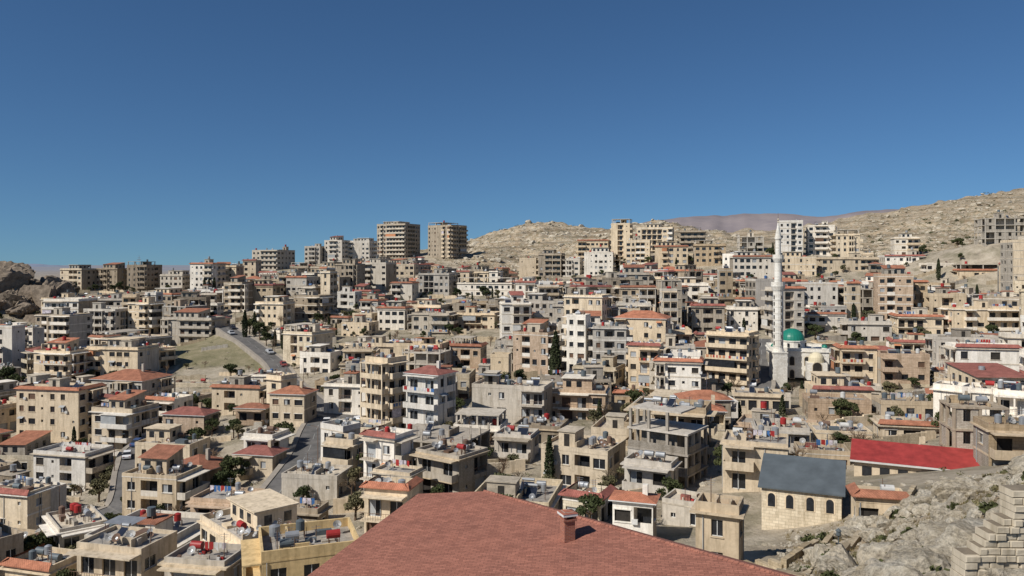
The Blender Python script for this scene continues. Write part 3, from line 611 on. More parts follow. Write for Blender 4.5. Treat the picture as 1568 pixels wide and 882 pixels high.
# mosque
x,y,_=S(1232,560,209); y+=6; zb=H1(x,y)-1; zt=-(541-HZ)/F*205
mb=MB(); mb.wall='mstone'; hh=zt-zb; w,d=15,14
mb.box(-w/2,w/2,-d/2,d/2,0,hh,'mstone'); mb.box(-w/2-.3,w/2+.3,-d/2-.3,d/2+.3,hh,hh+.3,'mstone')
for a in(-1,1):
    mb.box(-w/2,w/2,a*(d/2-.1)-.12,a*(d/2-.1)+.12,hh+.3,hh+1.0,'mstone'); mb.box(a*(w/2-.1)-.12,a*(w/2-.1)+.12,-d/2+.3,d/2-.3,hh+.3,hh+.98,'mstone')
def arch(mb,P,c,z,wd,ht,ring='l',dk='glass'):
    pts=[(c-wd/2,z),(c+wd/2,z)]+[(c+wd/2*math.cos(t),z+ht-wd/2+wd/2*math.sin(t)) for t in np.linspace(0,math.pi,9)]
    e=.16; o=[(c-wd/2-e,z-.1),(c+wd/2+e,z-.1)]+[(c+(wd/2+e)*math.cos(t),z+ht-wd/2+(wd/2+e)*math.sin(t)) for t in np.linspace(0,math.pi,9)]
    mb.poly([P(a,.05,b) for a,b in o],ring); mb.poly([P(a,.08,b) for a,b in pts],dk)
    for (a,b),(a2,b2) in zip(o,o[1:]+o[:1]): mb.poly([P(a,0,b),P(a2,0,b2),P(a2,.05,b2),P(a,.05,b)],ring)
Pf=lambda s,t,z:(s,-d/2-t,z); Pr=lambda s,t,z:(w/2+t,s,z); Pl=lambda s,t,z:(-w/2-t,-s,z)
for k in range(4):
    c=-w/2+(k+.5)*w/4
    for zz in (hh-3.6,hh-7.2):
        arch(mb,Pf,c,zz,1.1,2.3,'l'); arch(mb,Pl,c*.9,zz,1.1,2.3,'l'); arch(mb,Pr,c*.9,zz,1.1,2.3,'l')
mb.rev(-1,1,[(3.6,hh+.3),(3.6,hh+2.2),(3.8,hh+2.2),(3.8,hh+2.5),(3.3,hh+2.5)],12,'mstone')
mb.rev(-1,1,[(3.35*math.cos(t),hh+2.4+3.3*math.sin(t)) for t in np.linspace(0,math.pi/2-.02,10)],24,'green')
for k in range(8):
    t=math.pi*(k+.5)/4; mb.box(-1+3.62*math.cos(t)-.25,-1+3.62*math.cos(t)+.25,1+3.62*math.sin(t)-.25,1+3.62*math.sin(t)+.25,hh+.8,hh+1.8,'glass')
mb.tube((-1,1,hh+5.6),(-1,1,hh+7.2),.12,.04,6,'gold')
for sx in(-w/2+1,w/2-1):
    mb.rev(sx,-d/2+1,[(.8,hh),(.8,hh+1.2)]+[(.8*math.cos(t),hh+1.2+.9*math.sin(t)) for t in np.linspace(0,1.55,6)],12,['mstone']+['green']*6)
mb.box(1.5,6.5,-d/2-4,-d/2,0,hh-2.4,'mstone'); arch(mb,lambda s,t,z:(s,-d/2-4-t,z),4,max(.5,hh-8),2.2,4.2,'l','dark')
mb.rev(4,-d/2-2,[(2.0,hh-2.4),(2.0,hh-1.6)]+[(2.0*math.cos(t),hh-1.6+1.9*math.sin(t)) for t in np.linspace(0,1.55,7)],20,'gold')
o=mb.make('mosque_with_green_dome',(x,y,zb),math.radians(-14)); register(x,y,w+4,d+8,0)
# minaret
mx,my,_=S(1191.5,545,204); mz=H1(mx,my)-1; Z=lambda v:-(v-HZ)/F*204-mz
mb=MB(); mb.wall='mstone'
mb.box(-1.8,1.8,-1.8,1.8,0,Z(540),'mstone'); mb.box(-1.95,1.95,-1.95,1.95,Z(540),Z(540)+.3,'mstone')
r=1.3
prof=[(1.6,Z(540)+.3),(r,Z(533)),(r,Z(446)),(r+.2,Z(444)),(1.85,Z(438)),(1.85,Z(437)),(.95,Z(436.9)),(.95,Z(402)),(1.1,Z(401)),(1.45,Z(396)),(1.45,Z(395)),(.7,Z(394.9)),(.7,Z(368)),(.9,Z(366)),(.9,Z(364)),(.8,Z(363)),(.45,Z(352)),(.12,Z(341))]
mb.rev(0,0,prof,16,'mstone')
mb.rev(0,0,[(1.8,Z(437)),(1.8,Z(431.5)),(1.68,Z(431.5)),(1.68,Z(437))],16,'mstone'); mb.rev(0,0,[(1.4,Z(395)),(1.4,Z(390)),(1.28,Z(390)),(1.28,Z(395))],16,'mstone')
mb.tube((0,0,Z(342)),(0,0,Z(326)),.08,.03,6,'steel')
for v in (340,336): mb.rev(0,0,[(.05,Z(v)-.25),(.25,Z(v)),(.05,Z(v)+.25)],8,'gold')
for k,v in enumerate(range(455,535,10)):
    for a in range(4):
        t=a*math.pi/2+.4; mb.box(r*math.cos(t)-.13,r*math.cos(t)+.13,r*math.sin(t)-.13,r*math.sin(t)+.13,Z(v)-.5,Z(v)+.5,'dark')
    mb.rev(0,0,[(r+.01,Z(v+5)),(r+.09,Z(v+4.9)),(r+.09,Z(v+4.3)),(r+.01,Z(v+4.2))],16,'mstone')
mb.make('mosque_minaret',(mx,my,mz)); register(mx,my,5,5,0)
# unfinished tall concrete block house with stairs (centre right)
x,y,zt,zb,w,d,r=hero(958,1088,628,765,114,-36,'gu',.8,nobuild=True)
mb=MB(); mb.wall='blk'; fh=3.0; Ht=zt+.9-zb; nf=int(Ht/fh); z1=Ht-nf*fh
mb.box(-w/2+1.6,w/2-2.4,-d/2+1.6,d/2-1.2,-1,Ht-3.2,'blk')
for k in range(nf+1):
    z=z1+k*fh; 
    if k==nf: mb.box(-w/2+.6,w/2-1.2,-d/2+.3,d/2-2,z-.25,z,'w')
    else: mb.box(-w/2,w/2,-d/2,d/2,z-.28,z,'w' if k==nf-1 else 'g')
for i in range(4):
    for j in range(4):
        if 0<i<3 and 0<j<3: continue
        px=-w/2+.4+(w-.8)*i/3; py=-d/2+.4+(d-.8)*j/3; mb.box(px-.2,px+.2,py-.2,py+.2,-1,Ht-.25-(0 if i<3 and j<3 else fh),'g')
for k in range(nf-1):
    z=z1+k*fh
    if k<nf-2:
        mb.box(-w/2+.05,w*.05,-d/2+.1,-d/2+.3,z,z+fh-.28,'w'); mb.box(w*.05,w/2-.6,-d/2+.12,-d/2+.28,z,z+1.0,'blk'); mb.box(-w/2+.1,-w/2+.3,-d/2+.6,d/2-.6,z,z+fh-.28,'w')
    else: mb.box(-w/2+.1,w/2-.6,-d/2+.12,-d/2+.28,z,z+1.0,'blk')
    mb.box(w/2-.3,w/2-.1,-d/2+.6,d*.1,z,z+1.0,'blk')
    mb.poly([(w/2-2,-d*.1,z),(w/2-.6,-d*.1,z),(w/2-.6,d*.35,z+fh),(w/2-2,d*.35,z+fh)],'g')
roof_items(mb,w-4,d-5,Ht,0,random.Random(5))
mb.make('unfinished_concrete_building',(x,y,zb),r)
hero(955,1040,705,765,108,-26,'w',.6)
# stone hall with dark grey roof
x,y,_=S(1252,790,90); r=math.radians(-24); w,d=8.6,12.0; y+=4.2; zb=H1(x,y)-2.5; ev=-(762-HZ)/F*86-zb; rh=2.3
mb=MB(); mb.wall='l'
mb.poly([(-w/2,-d/2,-2),(w/2,-d/2,-2),(w/2,-d/2,ev),(-w/2,-d/2,ev)],'l'); mb.poly([(w/2,d/2,-2),(-w/2,d/2,-2),(-w/2,d/2,ev),(w/2,d/2,ev)],'l')
for s in(-1,1): mb.poly([(s*w/2,-d/2,-2),(s*w/2,d/2,-2),(s*w/2,d/2,ev),(s*w/2,0,ev+rh),(s*w/2,-d/2,ev)],'l')
o_=.4; sl=rh/(d/2)
for s in(-1,1):
    P=[(-w/2-o_,s*(d/2+o_),ev-o_*sl+.06),(w/2+o_,s*(d/2+o_),ev-o_*sl+.06),(w/2+o_,0,ev+rh+.06),(-w/2-o_,0,ev+rh+.06)]
    mb.poly(P,'slate'); Pu=[(a,b,c+.16) for a,b,c in P]; mb.poly(Pu,'slate')
    for i in range(4): j=(i+1)%4; mb.poly([P[i],P[j],Pu[j],Pu[i]],'slate')
for c in(-3.2,-1.2,1.0,3.1): arch(mb,lambda s,t,z:(s,-d/2-t,z),c,ev-2.2,.8,1.55,'c','glass')
for c in(-3.4,0,3.4): arch(mb,lambda s,t,z:(w/2+t,s,z),c,ev-2.6,.9,1.7,'c','glass')
mb.make('stone_hall_with_grey_roof',(x,y,zb),r); register(x,y,w+1,d+1,r); HERO.append((1168,1325,705,820,86))
# long red metal roofed hall
x,y,_=S(1400,712,108); zt=-(716-HZ)/F*100; r=math.radians(-26); w,d=15,11; zb=H1(x,y)-2
mb=MB(); mb.wall='c'; e=zt-zb-.6; mb.box(-w/2,w/2,-d/2,d/2,-2,e,'c'); rz=1.7
for s in(-1,1):
    P=[(-w/2-.5,s*(d/2+.6),e+.05),(w/2+.5,s*(d/2+.6),e+.05),(w/2+.5,0,e+rz),(-w/2-.5,0,e+rz)]; mb.poly(P,'redm'); mb.poly([(a,b,c+.1) for a,b,c in P],'redm')
    mb.box(-w/2-.5,w/2+.5,s*(d/2+.62)-.06,s*(d/2+.62)+.06,e-.1,e+.14,'wtank')
for c in np.arange(-w/2+1,w/2-1,2.2): mb.box(c,c+1.2,-d/2-.04,-d/2+.1,e-2,e-.7,'glass')
for s in(-1,1): mb.poly([(s*w/2,-d/2,e),(s*w/2,d/2,e),(s*w/2,0,e+rz)],'c')
mb.make('hall_with_red_metal_roof',(x,y,zb),r); register(x,y,w,d,r); HERO.append((1290,1500,680,745,98))
hero(1305,1385,757,805,82,-14,'cr',.6); hero(1215,1300,690,715,116,-14,'c',.7); hero(1150,1240,650,690,125,-14,'g',.7); hero(1240,1330,655,690,127,-10,'c',.7); hero(1340,1440,645,680,130,-14,'cr',.6)
hero(1500,1600,650,712,98,-12,'t',.7,name='stone_house')
# ---- foreground house with big red shingle roof
N=NT('red_shingle_roof'); uvn=N.n('ShaderNodeUVMap'); bk=N.n('ShaderNodeTexBrick'); bk.inputs['Scale'].default_value=1.0
bk.inputs['Brick Width'].default_value=.38; bk.inputs['Row Height'].default_value=.16; bk.inputs['Mortar Size'].default_value=.008; bk.inputs['Bias'].default_value=-.1
bk.inputs['Color1'].default_value=(0.36,0.155,0.11,1); bk.inputs['Color2'].default_value=(0.25,0.105,0.075,1); bk.inputs['Mortar'].default_value=(0.12,0.05,0.04,1)
N.l(uvn.outputs[0],bk.inputs['Vector']); a=N.noise(uvn.outputs[0],.5,6,.7); b=N.noise(uvn.outputs[0],8,3)
c=N.mix(1.0,bk.outputs['Color'],N.ramp(a,[(.3,(.82,.83,.84)),(.7,(1.08,1.06,1.03))]),'MULTIPLY'); c=N.mix(1.0,c,N.ramp(b,[(.3,.88),(.7,1.1)]),'MULTIPLY')
N.l(c,N.b.inputs['Base Color']); N.bump(bk.outputs['Fac'],.6,-.03); M['shingle']=N.m
pa,pb_,pc=.12,.12,-19.6
def onp(u,v):
    kx=(u-CX)/F;kz=(v-HZ)/F; yy=-pc/(kz+pa*kx+pb_); return (kx*yy,yy,-kz*yy)
P1=onp(640,756);P2=onp(742,752);P3=onp(1200,882);P4=onp(470,882)
ext=lambda A,B,t:tuple(A[i]+(B[i]-A[i])*t for i in range(3))
P3e=ext(P2,P3,1.5);P4e=ext(P1,P4,1.7)
mb=MB(); mb.wall='c'
mb.poly([P4e,P3e,P2,P1],'shingle')
dn=lambda p,k=.25:(p[0],p[1],p[2]-k)
for A,B in((P4e,P3e),(P3e,P2),(P2,P1),(P1,P4e)): mb.poly([dn(A),dn(B),B,A],'shut')
q2=(P2[0]+2.5,P2[1]+3.5,P2[2]-1.6); q3=(P3e[0]+4.5,P3e[1]+4.5,P3e[2]-2.4); mb.poly([P2,P3e,q3,q2],'shingle'); q1=(P1[0]+.3,P1[1]+2,P1[2]-1.0); mb.poly([P1,P2,q2,q1],'shingle')
cen=[sum(p[i] for p in(P1,P2,P3e,P4e))/4 for i in range(3)]
ins=lambda p,k:(cen[0]+(p[0]-cen[0])*k,cen[1]+(p[1]-cen[1])*k,p[2]-.3)
W=[ins(p,.95) for p in(P4e,P3e,P2,P1)]
for i in range(4):
    A,B=W[i],W[(i+1)%4]; mb.poly([(A[0],A[1],-32),(B[0],B[1],-32),B,A],'c')
for A,B in ((P3e,P2),):
    a=np.array(A);b=np.array(B);L=np.linalg.norm(b-a);nn=int(L/.4)
    for k in range(nn):
        p=a+(b-a)*k/nn;q=a+(b-a)*(k+1.12)/nn; mb.tube(tuple(p),tuple(q),.10,.085,8,'shingle')
o=mb.make('house_with_red_shingle_roof')
uvl=o.data.uv_layers.new(name='UVMap')
dirr=np.array([1.0,-0.12]);dirr/=np.linalg.norm(dirr); per=np.array([-dirr[1],dirr[0]])
for p in o.data.polygons:
    for li in p.loop_indices:
        co=o.data.vertices[o.data.loops[li].vertex_index].co; uvl.data[li].uv=(co.x*dirr[0]+co.y*dirr[1],co.x*per[0]+co.y*per[1])
register(1,40,18,26,0)
cb=onp(869,826); N=NT('chimney_brick'); tc=N.n('ShaderNodeTexCoord'); sp_=N.n('ShaderNodeSeparateXYZ'); N.l(tc.outputs['Object'],sp_.inputs[0]); cbn=N.n('ShaderNodeCombineXYZ')
N.l(N.math('ADD',sp_.outputs[0],sp_.outputs[1]),cbn.inputs[0]);N.l(sp_.outputs[2],cbn.inputs[1]); bk=N.n('ShaderNodeTexBrick'); bk.inputs['Scale'].default_value=1
bk.inputs['Brick Width'].default_value=.22; bk.inputs['Row Height'].default_value=.075; bk.inputs['Mortar Size'].default_value=.008
bk.inputs['Color1'].default_value=(.34,.12,.07,1);bk.inputs['Color2'].default_value=(.24,.08,.055,1);bk.inputs['Mortar'].default_value=(.30,.22,.18,1)
N.l(cbn.outputs[0],bk.inputs['Vector']);N.l(bk.outputs['Color'],N.b.inputs['Base Color']); M['brick']=N.m
mb=MB(); mb.box(-.30,.30,-.30,.30,-.4,1.05,'brick'); mb.box(-.38,.38,-.38,.38,1.05,1.15,'brick')
for a in(-.27,.27):
    for b in(-.27,.27): mb.box(a-.08,a+.08,b-.08,b+.08,1.15,1.42,'brick')
mb.box(-.2,.2,-.2,.2,1.15,1.35,'dark'); hip(mb,.78,.78,1.44,.04,.16,'brick')
ch=mb.make('brick_chimney',cb,math.radians(20)); ch.parent=o; ch.name='chimney'
print('special',time.time()-T0)
# ------------------------------------------------------------------ road surfaces
def simple_w(name,c1,c2,scale=.4):
    N=NT(name); tc=N.n('ShaderNodeTexCoord'); a=N.noise(tc.outputs['Object'],scale,6,.7); N.l(N.ramp(a,[(.3,c1),(.7,c2)]),N.b.inputs['Base Color']); return N.m
M['asph']=simple_w('asphalt',(0.085,0.083,0.08),(0.17,0.16,0.15)); M['kerb']=simple_w('pavement_concrete',(0.24,0.21,0.175),(0.36,0.32,0.265)); M['line']=simple_w('road_paint',(0.22,0.22,0.21),(0.38,0.37,0.35))
ROADP=[]
for pts,wd in ROADS:
    P=np.array([S(*p)[:2] for p in pts]); Q=[]
    for i in range(len(P)-1):
        p0=P[max(0,i-1)];p1=P[i];p2=P[i+1];p3=P[min(len(P)-1,i+2)]; nn=max(4,int(np.linalg.norm(p2-p1)/2.0))
        for k in range(nn):
            t=k/nn; Q.append(.5*((2*p1)+(-p0+p2)*t+(2*p0-5*p1+4*p2-p3)*t*t+(-p0+3*p1-3*p2+p3)*t**3))
    Q.append(P[-1]); Q=np.array(Q); Tn=np.gradient(Q,axis=0); Tn/=np.linalg.norm(Tn,axis=1)[:,None]; Nn=np.stack([-Tn[:,1],Tn[:,0]],1)
    zc=np.max([H(Q[:,0]+Nn[:,0]*o_*wd/2,Q[:,1]+Nn[:,1]*o_*wd/2) for o_ in(-1.3,-.5,0,.5,1.3)],axis=0)+.12
    for _ in range(3): zc[1:-1]=np.maximum(zc[1:-1],(zc[:-2]+zc[2:])/2)
    mb=MB()
    def strip(o0,o1,dz,m,every=0):
        for i in range(len(Q)-1):
            if every and (i//2)%2: continue
            a=Q[i]+Nn[i]*o0;b=Q[i]+Nn[i]*o1;c=Q[i+1]+Nn[i+1]*o1;d=Q[i+1]+Nn[i+1]*o0
            mb.poly([(a[0],a[1],zc[i]+dz),(b[0],b[1],zc[i]+dz),(c[0],c[1],zc[i+1]+dz),(d[0],d[1],zc[i+1]+dz)],m)
    def wallst(o,z0,z1_,m):
        for i in range(len(Q)-1):
            a=Q[i]+Nn[i]*o;d=Q[i+1]+Nn[i+1]*o
            mb.poly([(a[0],a[1],zc[i]+z0),(d[0],d[1],zc[i+1]+z0),(d[0],d[1],zc[i+1]+z1_),(a[0],a[1],zc[i]+z1_)],m)
    h=wd/2; strip(-h,h,0,'asph'); strip(-.06,.06,.02,'line',2)
    for s in(-1,1):
        strip(s*h,s*(h+1.0),.14,'kerb'); wallst(s*h,0,.14,'kerb'); wallst(s*(h+1.0),-2.5,.14,'kerb')
    mb.make('street')
    ROADP.append((Q,Tn,Nn,zc,wd))
allroad=np.concatenate([q[0] for q in ROADP])
# ------------------------------------------------------------------ procedural infill of the town
CAP=[(-300,480),(0,488),(60,450),(96,442),(102,418),(250,418),(300,410),(390,400),(450,404),(470,388),(580,380),(650,392),(700,412),(790,405),(890,395),(930,372),(1080,372),(1130,382),(1190,372),(1320,378),(1360,390),(1500,372),(1568,372),(1900,372)]
EXF=FIELD
placed=0
def try_place(x,y,w,d,r,rg):
    global placed
    if y<lerp(DMIN,x/y*F+CX) or y>lerp(DMAX,x/y*F+CX)-6: return False
    if inpoly(np.array([x]),np.array([y]),EXF)[0]: return False
    if ((allroad-np.array([x,y]))**2).sum(1).min()<(min(w,d)/2+4.2)**2: return False
    o=obb(x,y,w,d,r)
    for b in OBB:
        if abs(b[0]-x)<40 and abs(b[1]-y)<40 and sat(o,b,.6): return False
    cs=corners(x,y,w,d,r); hs=H(*zip(*cs)); zb=hs.min()-.4; hi=hs.max()
    us=[cx/cy*F+CX for cx,cy in cs]; u0,u1=min(us),max(us); dn_=min(cy for _,cy in cs)
    vcap=max(lerp(CAP,u0),lerp(CAP,u1),lerp(CAP,(u0+u1)/2)); zcap=-(vcap-HZ)/F*y
    nf=rg.choice([2,3,3,4,4,5,6]) if y>220 else rg.choice([1,2,2,3,3,4])
    for a,b,vt,vb,dd_ in HERO:
        if dd_>dn_+2:
            ovl=min(u1,b)-max(u0,a)
            if ovl>.12*(b-a) or ovl>14: 
                zc_=-((vb-3)-HZ)/F*dn_; zcap=min(zcap,zc_)
    zt=zb+nf*3.05
    if zt+1.5>zcap: 
        nf=int((zcap-1.5-zb)/3.05); zt=zb+nf*3.05
    if nf<1 or zt<hi+1.6: return False
    t=rg.random(); wl=rg.choice('cccctwwwwggggkkllp' if y<300 else 'cccctwwwwwggggkkkp'); sty=wl
    if t<.09 and nf>1: sty+='u'
    elif t<(.18 if y<300 else .13): sty+='h'
    elif t<.32: sty+='r'
    if rg.random()<.55: sty+='b'
    if nf==1 and 'u' in sty: sty=wl
    building(bname(sty,nf) if nf>2 or 'h' in sty or 'u' in sty else ('stone_house' if wl in 'tlp' else 'flat_roof_house'),x,y,zt+rg.uniform(0,.7)*(zt+2.2<zcap),zb,w,d,r,sty,seed=placed+1000)
    OBB.append(o); placed+=1; return True
rg=random.Random(5)
for rnd_,(wmin,wmax,nt_) in enumerate([(10.5,16,4600),(8,12,5200),(4.5,8,5200)]):
    for _ in range(nt_):
        y=math.sqrt(rg.uniform(85**2,560**2)) if rg.random()<.6 else rg.uniform(85,560); uu=rg.uniform(-160,1730); x=(uu-CX)/F*y
        w=rg.uniform(wmin,wmax); d=w*rg.uniform(.6,1.05)
        fld=float(vn(np.array([x/90.]),np.array([y/90.]),77)[0])
        r=math.radians(-48+56*fld+rg.choice([0,0,0,-16,18])+rg.uniform(-5,5)); try_place(x,y,w,d,r,rg)
print('infill',placed,time.time()-T0)
# ------------------------------------------------------------------ vegetation
def leafmat(name,c):
    N=NT(name); tc=N.n('ShaderNodeTexCoord'); a=N.noise(tc.outputs['Object'],1.3,4); oi=N.n('ShaderNodeObjectInfo')
    cc=N.ramp(a,[(.3,sc(c,.55)),(.7,sc(c,1.4))]); cc=N.mix(1.0,cc,N.ramp(oi.outputs['Random'],[(0,(.8,.85,.8)),(1,(1.2,1.1,1.0))]),'MULTIPLY'); N.l(cc,N.b.inputs['Base Color']); return N.m
M['cyp']=leafmat('cypress_foliage',(0.042,0.053,0.026)); M['pin']=leafmat('evergreen_foliage',(0.058,0.07,0.03)); M['olv']=leafmat('olive_foliage',(0.12,0.115,0.065)); M['twig']=leafmat('bare_twigs',(0.18,0.13,0.09)); M['bark']=simple('bark',(0.13,0.09,0.06),.95); M['grs']=leafmat('dry_grass',(0.18,0.155,0.08))
def leaf(mb,p,s,rg,m):
    a=np.array([rg.gauss(0,1) for _ in range(3)]);a/=np.linalg.norm(a)+1e-6;b=np.cross(a,[rg.gauss(0,1) for _ in range(3)]);b/=np.linalg.norm(b)+1e-6
    a*=s;b*=s*.6; mb.poly([tuple(p-a),tuple(p-b),tuple(p+a),tuple(p+b)],m)
def mk_cyp(seed):
    rg=random.Random(seed); mb=MB(); mb.tube((0,0,0),(0,0,9),.18,.04,6,'bark')
    for k in range(10):
        z=1+k*.8; t=rg.uniform(0,6.28); mb.tube((0,0,z),(math.cos(t)*.8,math.sin(t)*.8,z+.9),.05,.02,4,'bark')
    for k in range(1700):
        z=rg.random()**.9; Rr=1.25*(math.sin(math.pi*min(1,(z*.88+.12)))**.6)*(1-.35*z)+.05; Rr*=.8+.35*float(vn(np.array([z*7]),np.array([k%7*1.0]),seed)[0])
        t=rg.uniform(0,6.28); q=Rr*rg.uniform(.55,1.05); leaf(mb,np.array([q*math.cos(t),q*math.sin(t),.6+z*9.6]),rg.uniform(.18,.34),rg,'cyp')
    return mb
def mk_round(seed,mat,dens=1700,h=5):
    rg=random.Random(seed); mb=MB(); mb.tube((0,0,-.3),(0.1,0,h*.45),.22,.13,7,'bark'); cl=[]
    for k in range(13):
        t=rg.uniform(0,6.28); el=rg.uniform(.1,1.3); L=rg.uniform(1.0,2.1)*h/5; e=np.array([math.cos(t)*math.cos(el)*L,math.sin(t)*math.cos(el)*L,h*.45+math.sin(el)*L*1.1])
        mb.tube((0.1,0,h*rg.uniform(.3,.45)),tuple(e),.09,.03,5,'bark'); cl.append((e,rg.uniform(.5,.95)*h/5))
    for k in range(dens):
        c,r=rg.choice(cl); v=np.array([rg.gauss(0,1) for _ in range(3)]);v/=np.linalg.norm(v); leaf(mb,c+v*r*rg.uniform(.5,1.05)*np.array([1,1,.75]),rg.uniform(.12,.26),rg,mat)
    return mb
def mk_bare(seed):
    rg=random.Random(seed); mb=MB()
    def br(p,dv,L,r,lv):
        e=p+dv*L; mb.tube(tuple(p),tuple(e),r,r*.6,5 if lv<2 else 3,'bark' if lv<2 else 'twig',False)
        if lv==4: return
        for _ in range(4 if lv<3 else 3):
            nd=dv+np.array([rg.gauss(0,.5),rg.gauss(0,.5),rg.gauss(.1,.35)]); nd/=np.linalg.norm(nd); br(p+dv*L*rg.uniform(.55,1),nd,L*rg.uniform(.55,.8),r*.55,lv+1)
    br(np.zeros(3),np.array([0,0,1.]),1.6,.16,0); return mb
LIB={}
def lib(kind):
    if not LIB:
        for k,f in (('cypress_tree',lambda s:mk_cyp(s)),('evergreen_tree',lambda s:mk_round(s,'pin')),('olive_tree',lambda s:mk_round(s,'olv',1100,4)),('bare_tree',lambda s:mk_bare(s))):
            LIB[k]=[]
            for s in range(2):
                o=f(s+1).make('lib'); LIB[k].append(o.data); bpy.data.objects.remove(o)
    return R.choice(LIB[kind])
def tree(kind,x,y,s,sz=None):
    me=lib(kind); o=bpy.data.objects.new(kind,me); o.location=(x,y,H1(x,y)-.15); o.rotation_euler=(0,0,R.uniform(0,6.28)); o.scale=(s,s,s*(sz or R.uniform(.9,1.15))); COL.objects.link(o)
def tat(kind,u,vtop,d,s):
    x,y,_=S(u,0,d); tree(kind,x,y,s)
for a in [('cypress_tree',851,0,206,1.15),('cypress_tree',846,0,208,.8),('cypress_tree',1228,0,178,.55),('cypress_tree',1392,0,315,.9),('cypress_tree',1437,0,340,.85),('evergreen_tree',1467,0,420,1.5),('evergreen_tree',12,0,225,1.7),('evergreen_tree',24,0,220,1.4),
 ('cypress_tree',320,0,396,.95),('cypress_tree',328,0,398,.85),('cypress_tree',313,0,397,.85),('cypress_tree',433,0,262,.65),('cypress_tree',421,0,266,.6),('cypress_tree',906,0,188,.65),('cypress_tree',1048,0,330,.85),('cypress_tree',375,0,278,.9),('evergreen_tree',382,0,284,1.4),('cypress_tree',390,0,280,.8),('evergreen_tree',398,0,274,1.3),('evergreen_tree',408,0,266,1.1),
 ('cypress_tree',213,0,178,.5),('evergreen_tree',245,0,166,1.3),('evergreen_tree',60,0,104,1.3),('evergreen_tree',75,0,108,1.2),('bare_tree',92,0,103,1.2),('bare_tree',730,0,150,1.1),('bare_tree',760,0,178,1.2),('evergreen_tree',780,0,182,1.3),('evergreen_tree',770,0,186,1.2),('olive_tree',715,0,128,1.0),('evergreen_tree',358,0,136,1.2),('bare_tree',600,0,112,1.1),('bare_tree',625,0,110,.9)]: tat(*a)
def free(x,y,g=1.0,rd=25):
    o=obb(x,y,g*2,g*2,0)
    if ((allroad-np.array([x,y]))**2).sum(1).min()<rd: return False
    return not any(abs(b[0]-x)<20 and abs(b[1]-y)<20 and sat(o,b,0) for b in OBB)
cnt=0;rg=random.Random(9)
for _ in range(14000):
    if cnt>=760: break
    y=rg.uniform(88,470); x=(rg.uniform(-100,1700)-CX)/F*y
    if y<lerp(DMIN,x/y*F+CX)-5 or y>lerp(DMAX,x/y*F+CX): continue
    if inpoly(np.array([x]),np.array([y]),EXF)[0] and rg.random()<.95: continue
    if not free(x,y,.6,16): continue
    k=rg.choices(['cypress_tree','evergreen_tree','olive_tree','bare_tree'],[.07,.33,.28,.32])[0]
    tree(k,x,y,{'cypress_tree':rg.uniform(.25,.7),'evergreen_tree':rg.uniform(.5,1.15),'olive_tree':rg.uniform(.5,1.1),'bare_tree':rg.uniform(.6,1.25)}[k]); cnt+=1
print('trees',cnt,time.time()-T0)
def ico(sub):
    bm=bmesh.new(); bmesh.ops.create_icosphere(bm,subdivisions=sub,radius=1); v=np.array([q.co[:] for q in bm.verts]); f=np.array([[q.index for q in ff.verts] for ff in bm.faces]); bm.free(); return v,f
def mass(name,pts,sizes,sub,mat,flat=.65,rough=.35,seed=1,sink=.25):
    rs=np.random.RandomState(seed); v,f=ico(sub); VV=[];FF=[];o=0
    for (x,y,z),s in zip(pts,sizes):
        nz=0
        for a,k in ((.45,1.6),(.3,4),(.2,9),(.12,18)): nz=nz+a*np.abs(np.sin(v@(rs.randn(3)*k)+rs.rand()*9)) -a*.5
        fc=1+rough*nz; w=v*fc[:,None]*np.array([rs.uniform(.8,1.4),rs.uniform(.8,1.4),flat*rs.uniform(.7,1.2)])*s
        for _ in range(4):
            cut=rs.randn(3); cut/=np.linalg.norm(cut); dd_=w@cut; th_=s*rs.uniform(.4,.65); m_=dd_>th_; w[m_]-=np.outer((dd_[m_]-th_)*.9,cut)
        VV.append(w+np.array([x,y,z+s*(flat*.5-sink)])); FF.append(f+o); o+=len(v)
    VV=np.concatenate(VV);FF=np.concatenate(FF); me=bpy.data.meshes.new(name); me.from_pydata(VV.tolist(),[],FF.tolist()); me.materials.append(mat); ob=bpy.data.objects.new(name,me); COL.objects.link(ob)
N=NT('limestone_rock'); tc=N.n('ShaderNodeTexCoord'); a=N.noise(tc.outputs['Object'],.6,7,.7); b=N.noise(tc.outputs['Object'],4,6,.75)
c=N.ramp(a,[(.3,(.34,.28,.19)),(.5,(.52,.455,.35)),(.7,(.65,.60,.50))]); c=N.mix(1.0,c,N.ramp(b,[(.35,.45),(.58,1.08)]),'MULTIPLY'); N.l(c,N.b.inputs['Base Color']); N.bump(b,1.0,.3); rockm=N.m
N=NT('brown_rock'); tc=N.n('ShaderNodeTexCoord'); a=N.noise(tc.outputs['Object'],.4,7,.7); N.l(N.ramp(a,[(.3,(.09,.07,.05)),(.7,(.30,.24,.18))]),N.b.inputs['Base Color']); N.bump(a,.9,.5); rockb=N.m
rs=np.random.RandomState(3)
def scat(nn,ur,dr,f=None):
    u_=rs.uniform(*ur,nn); d_=rs.uniform(*dr,nn); x=(u_-CX)/F*d_; y=d_; 
    if f is not None: k=f(u_,d_); x=x[k];y=y[k]
    return np.stack([x,y,H(x,y)],1)
P=scat(620,(1170,1760),(24,84),lambda u,d:(u>1290+ (84-d)*0.5)|(rs.rand(len(u))<.2)); P=np.array([p for p in P if free(p[0],p[1],.8)])
mass('limestone_boulders',P,rs.gamma(2,.27,len(P))+.15,4,rockm,.7,.55,5)
P=scat(4200,(1190,1760),(22,90)); P=np.array([p for p in P if free(p[0],p[1],.3)]); mass('loose_stones',P,rs.uniform(.07,.3,len(P)),2,rockm,.7,.4,6)
